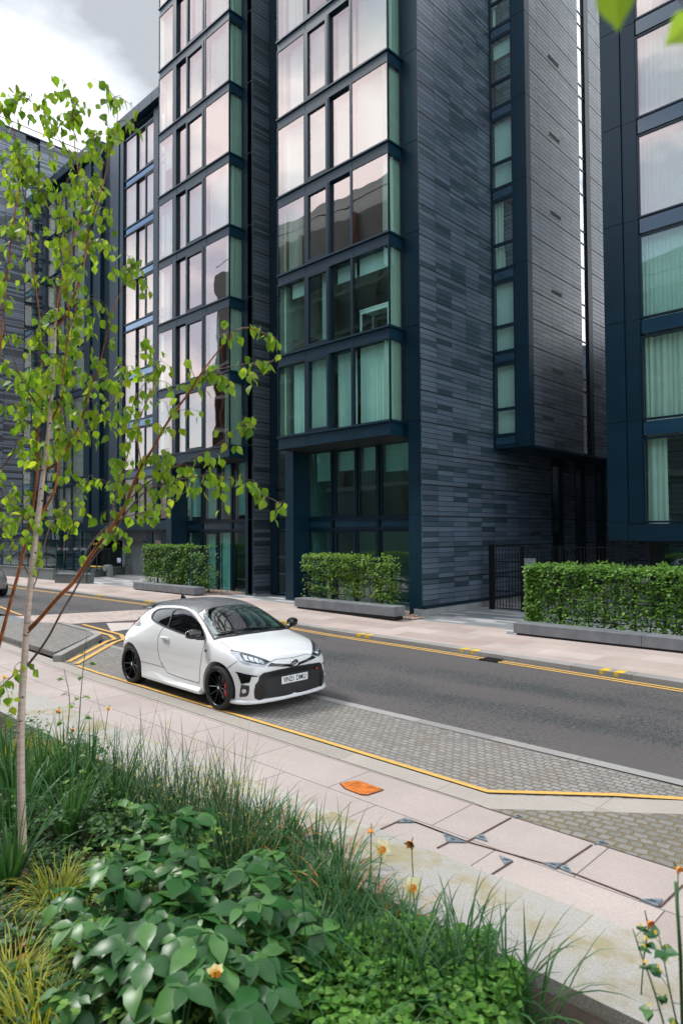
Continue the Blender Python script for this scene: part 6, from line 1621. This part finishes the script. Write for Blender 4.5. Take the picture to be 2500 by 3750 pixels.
# hellebores
def hellebore(pos, h, n, sz, label, group):
    t = tag(empty('hellebore', (pos.x,pos.y,SOIL)), label, 'plant', group); st = MB(); lf = MB()
    for i in range(n):
        a = 2*math.pi*i/n+rp.uniform(-.4,.4); r_ = rp.uniform(.05,.26)*(h/.5); top = Vector((math.cos(a)*r_, math.sin(a)*r_, h*rp.uniform(.62,1.28)))
        st.tube([Vector((math.cos(a)*.03, math.sin(a)*.03, 0)), Vector((top.x*.45, top.y*.45, top.z*.6)), top], [.006,.005,.004], 6)
        k = rp.choice([5,6,6,7]); a0 = rp.random()*6; tilt = Vector((math.cos(a)*.35, math.sin(a)*.35, 1)).normalized()
        for j in range(k):
            b_ = a0+2*math.pi*j/k+rp.uniform(-.15,.15); d = Vector((math.cos(b_), math.sin(b_), rp.uniform(-.35,.30)))
            add_leaf(lf, 'broad', top, d, tilt, sz*1.22*rp.uniform(.55,1.25), curl=rp.uniform(.15,.6), wide=rp.uniform(1.05,1.45))
    st.build('stems', M['stem'], t); o = lf.build('leaves', M['helle'], t); o.data.polygons.foreach_set('use_smooth', [True]*len(o.data.polygons)); return t
hp = [(470,3330,.50,9,.115),(620,3180,.50,9,.10),(700,3120,.48,9,.09),(820,3360,.50,10,.115),(600,3480,.50,10,.125),(900,3480,.46,9,.12),(420,3560,.44,9,.12),(760,3600,.44,10,.13),(1000,3380,.42,8,.10),(560,3680,.42,9,.13),(980,3680,.40,9,.12),(820,3760,.40,9,.13),(520,3060,.40,8,.085),(400,3180,.36,8,.09),(1120,3560,.34,7,.11),(340,3700,.36,8,.11)]
hp += [(300,3420,.38,9,.10),(680,3330,.50,10,.11),(540,3560,.46,10,.12),(860,3600,.44,10,.11),(480,3440,.48,10,.11),(1080,3460,.36,8,.10),(980,3270,.40,8,.09),(660,3740,.42,10,.12)]
for px, py, h, n, s in hp:
    row = 'back' if py < 3300 else 'middle' if py < 3500 else 'front'; mates = sorted(q for q in hp if ('back' if q[1] < 3300 else 'middle' if q[1] < 3500 else 'front') == row)
    hellebore(place(px,py,h*.6+SOIL), h, n, s, 'glossy dark green hellebore in the %s row of the bed, %s from the left' % (row, ORD[mates.index((px,py,h,n,s))]), 'hellebores in the planting bed')
# lobed lime-green cover at the right, dark cover beneath everything
def cover(name, label, n, pts, zr, sz, mat, kind='birch'):
    mb = MB()
    for i in range(n):
        (x0,y0,w_,h_) = rp.choice(pts); zz = rp.uniform(*zr); p = Gz(x0+rp.uniform(-w_,w_), y0+rp.uniform(-h_,h_), zz)
        if p.y > 3.56+rp.uniform(-.06,.07) : continue
        if p.x > -2.15 and name != 'lime_groundcover': continue
        hn = noise.noise(Vector((p.x*3, p.y*3, 1)))*.06; p.z += hn
        a = rp.random()*2*math.pi; d = Vector((math.cos(a), math.sin(a), rp.uniform(-.35,.35)))
        add_leaf(mb, kind, p, d, Vector((rp.uniform(-.5,.5), rp.uniform(-.5,.5)-.2, 1)), sz*rp.uniform(.6,1.3), curl=rp.uniform(0,.3), wide=1.15)
    return tag(mb.build(name, mat), label, 'ground cover', kind='stuff')
cover('lime_groundcover', 'bright lobed ground cover leaves at the right end of the bed', 6000, [(1450,3480,150,110),(1650,3520,160,110),(1780,3640,110,110),(1560,3680,200,90),(1380,3620,120,110),(1250,3500,110,90),(1830,3580,70,60)], (-.02,.26), .044, M['lime'])
cover('dark_groundcover', 'low dark green ground cover filling the bed between the taller plants', 17000, [(x, y, 190, 120) for x, y in ((60,2800),(260,2850),(450,2980),(640,3080),(850,3180),(1050,3280),(1250,3400),(60,3050),(300,3150),(550,3300),(850,3450),(1150,3560),(80,3350),(350,3500),(650,3650),(1000,3720),(1300,3720),(100,3650),(1600,3760))], (-.08,.10), .042, M['low'])
cover('leafy_groundcover', 'mid green buttercup-like leaves behind the birch foot', 1700, [(180,2960,150,60),(330,2900,100,60),(330,2720,70,40),(90,2660,90,50),(420,3020,90,50)], (.02,.30), .045, M['low'])
cover('strap_understorey', 'narrow pale green leaves between the tall straps at the bottom', 2600, [(1150,3620,120,110),(1350,3700,150,80),(1250,3480,130,70)], (.0,.22), .06, M['lime'], 'small')
# daffodils and other flowers
# (faces are unit vectors)
def daffodil(px, py, z, label, face, faded=False, bend=.05, size=.075):
    top = Gz(px, py, z); ft = Vector((top.x+rp.uniform(-.05,.05), top.y+rp.uniform(-.06,.02), SOIL)); t = tag(empty('daffodil', ft), label, 'flower')
    tp = top-ft; s_ = MB(); face = ((CAM-top).normalized()+Vector((.25,0,-.25)) if face == 'cam' else Vector(face)).normalized()
    s_.tube([Vector((0,0,0)), Vector((tp.x*.4,tp.y*.4,tp.z*.55)), Vector((tp.x*.9,tp.y*.9,tp.z*.95)), tp+Vector((0,0,bend*.3))-face*.03, tp-face*.012], [.0042,.0038,.0034,.003,.003], 6); s_.build('stem', M['stem'], t)
    f_ = MB(); u = face.orthogonal().normalized(); v = face.cross(u)
    for k in range(6):
        a = k*math.pi/3; d = u*math.cos(a)+v*math.sin(a)-face*(.15 if not faded else .0)+(face*.9 if faded else Vector((0,0,0)))
        add_leaf(f_, 'broad' if not faded else 'small', tp-face*.006, d, face, size*(1 if not faded else .8)*rp.uniform(.85,1.1), wide=1.7 if not faded else .9)
    f_.build('petals', M['petal'] if not faded else M['dead'], t)
    c_ = MB(); c_.tube([tp-face*.008, tp+face*.006, tp+face*.013], [.008,.018,.024], 10, cap=False); c_.build('cup', M['cup'], t); return t
daffodil(1400,3110,.30,'cream daffodil in full flower over the bed edge, nearest the manhole','cam')
daffodil(1505,3085,.34,'withered golden daffodil head just right of the cream one',(.2,-.8,-.3), True)
daffodil(1358,3040,.36,'withered orange daffodil bud left of the cream one',(.2,-.4,-.8), True, size=.055)
daffodil(1510,3250,.22,'white and orange daffodil drooping low below the withered pair','cam')
daffodil(790,3560,.46,'white and orange daffodil hanging among the hellebore leaves',(.9,-.45,-.3), size=.05)
daffodil(398,2595,.50,'orange drooping daffodil standing alone against the pavement',(.2,-.6,-.9), False, size=.046)
daffodil(18,2480,.42,'small cream daffodil at the left edge of the photo',(.6,-.6,-.2), False, size=.046)
daffodil(215,2600,.40,'withered peach daffodil head right of the birch trunk',(.3,-.4,-.7), True)
daffodil(268,2670,.34,'withered orange daffodil head low beside the leafy stem',(.3,-.5,-.6), True, size=.046)
daffodil(70,2870,.30,'orange withered daffodil in front of the birch trunk',(-.2,-.7,-.4), True, size=.055)
daffodil(2375,3380,.40,'withered orange daffodil bent over at the bottom right',(.8,-.4,-.2), True, bend=.15, size=.055)
daffodil(2480,3180,.45,'withered brown daffodil head at the right edge',(.7,-.3,-.3), True, size=.055)
# leafy flowering stems
def leafy_stem(pts, label, lsize, n, mat, buds=None):
    a = Vector(pts[0]); t = tag(empty('flowering_plant', a), label, 'plant'); P_ = chaikin([Vector(p)-a for p in pts], 2); s_ = MB(); l_ = MB(); b_ = MB()
    s_.tube(P_, [.005-.0035*i/(len(P_)-1) for i in range(len(P_))], 6)
    for i in range(n):
        q = P_[int((len(P_)-1)*(.15+.8*i/n))]; an = rp.random()*6.3; d = Vector((math.cos(an),math.sin(an),rp.uniform(0,.6))).normalized(); e_ = q+d*rp.uniform(.02,.06)
        s_.tube([q, e_], .0013, 4)
        for k in range(3): add_leaf(l_, 'birch', e_, d+Vector((rp.uniform(-.8,.8),rp.uniform(-.8,.8),rp.uniform(-.4,.2))), Vector((rp.uniform(-.4,.4),-.4,1)), lsize*rp.uniform(.7,1.2), curl=.3)
        if buds and rp.random() < .6:
            e2 = e_+Vector((0,0,.02))
            for k in range(4): add_leaf(b_, 'small', e2, Vector((rp.uniform(-1,1),rp.uniform(-1,1),rp.uniform(-.3,1))), Vector((0,0,1)), .012)
    s_.build('stem', M['stem'], t); l_.build('leaves', mat, t)
    if buds and b_.v: b_.build('flowers', buds, t)
pur = leaf_mat('purple_bud', [(.12,.05,.09),(.20,.08,.12)], .2); yel = leaf_mat('yellow_flower', [(.75,.55,.03),(.80,.45,.03)], .3)
def line3(a, b, c=None): return [a, b] if c is None else [a, b, c]
f0 = Gz(275,2900,.0); f0.z = SOIL
leafy_stem([f0, at_depth(290,2650,4.6), at_depth(300,2500,4.6), at_depth(318,2330,4.6)], 'tall leafy stem with purple buds right of the birch trunk', .045, 9, M['leaf_screen'], pur)
leafy_stem([f0+Vector((-.05,0,0)), at_depth(245,2700,4.7), at_depth(260,2560,4.7), at_depth(235,2450,4.7)], 'shorter leafy stem leaning towards the birch trunk', .040, 7, M['leaf_screen'], pur)
f1 = Gz(2480,3900,0); f1.z = SOIL
leafy_stem([f1, at_depth(2400,3640,2.6), at_depth(2340,3480,2.6), at_depth(2315,3400,2.6)], 'leafy stem with small yellow flowers, lower right, left of its neighbour', .05, 8, M['strap'], yel)
leafy_stem([f1+Vector((.06,0,0)), at_depth(2460,3680,2.7), at_depth(2430,3520,2.7), at_depth(2410,3420,2.7)], 'leafy yellow-flowered stem nearest the bottom right corner', .05, 9, M['strap'], yel)
mb = MB(); f2 = Gz(2500,3850,0); f2.z = SOIL; t = tag(empty('tall_plant', f2), 'thick upright green stem crossing the lower right edge', 'plant'); mb.tube([Vector((0,0,0)), at_depth(2490,3500,2.5)-f2, at_depth(2472,3230,2.5)-f2], [.008,.007,.006], 7); mb.build('stem', M['stem'], t)

M['pale_new'] = leaf_mat('pale_new_leaf', [(.16,.30,.06),(.24,.38,.09),(.10,.24,.05)], .35)
mb = MB()
for i in range(420):
    px, py, h, n, s_ = rp.choice(hp); c0_ = place(px, py, h*.6+SOIL); a = rp.random()*6.28; r_ = rp.random()**.5*.24
    p = Vector((c0_.x+math.cos(a)*r_, c0_.y+math.sin(a)*r_, SOIL+h*rp.uniform(.45,1.0)))
    if p.y > 3.5: continue
    for k in range(3): add_leaf(mb, 'broad', p, Vector((rp.uniform(-1,1),rp.uniform(-1,1),rp.uniform(-.2,.8))), Vector((0,0,1)), rp.uniform(.03,.07), curl=.3, wide=1.3)
tag(mb.build('young_foliage', M['pale_new']), 'pale young leaves pushing up among the dark hellebores', 'ground cover', kind='stuff')
mb = MB()
for i in range(260):
    p = Gz(rp.uniform(0,1900), rp.uniform(2900,3750), -.03)
    if p.y > 3.5: continue
    add_leaf(mb, 'small', p+Vector((0,0,rp.uniform(0,.06))), Vector((rp.uniform(-1,1),rp.uniform(-1,1),.1)), Vector((rp.uniform(-.4,.4),0,1)), rp.uniform(.03,.07), curl=.5)
tag(mb.build('fallen_leaves', M['dead']), 'brown fallen leaves on the soil of the planting bed', 'litter', kind='stuff')
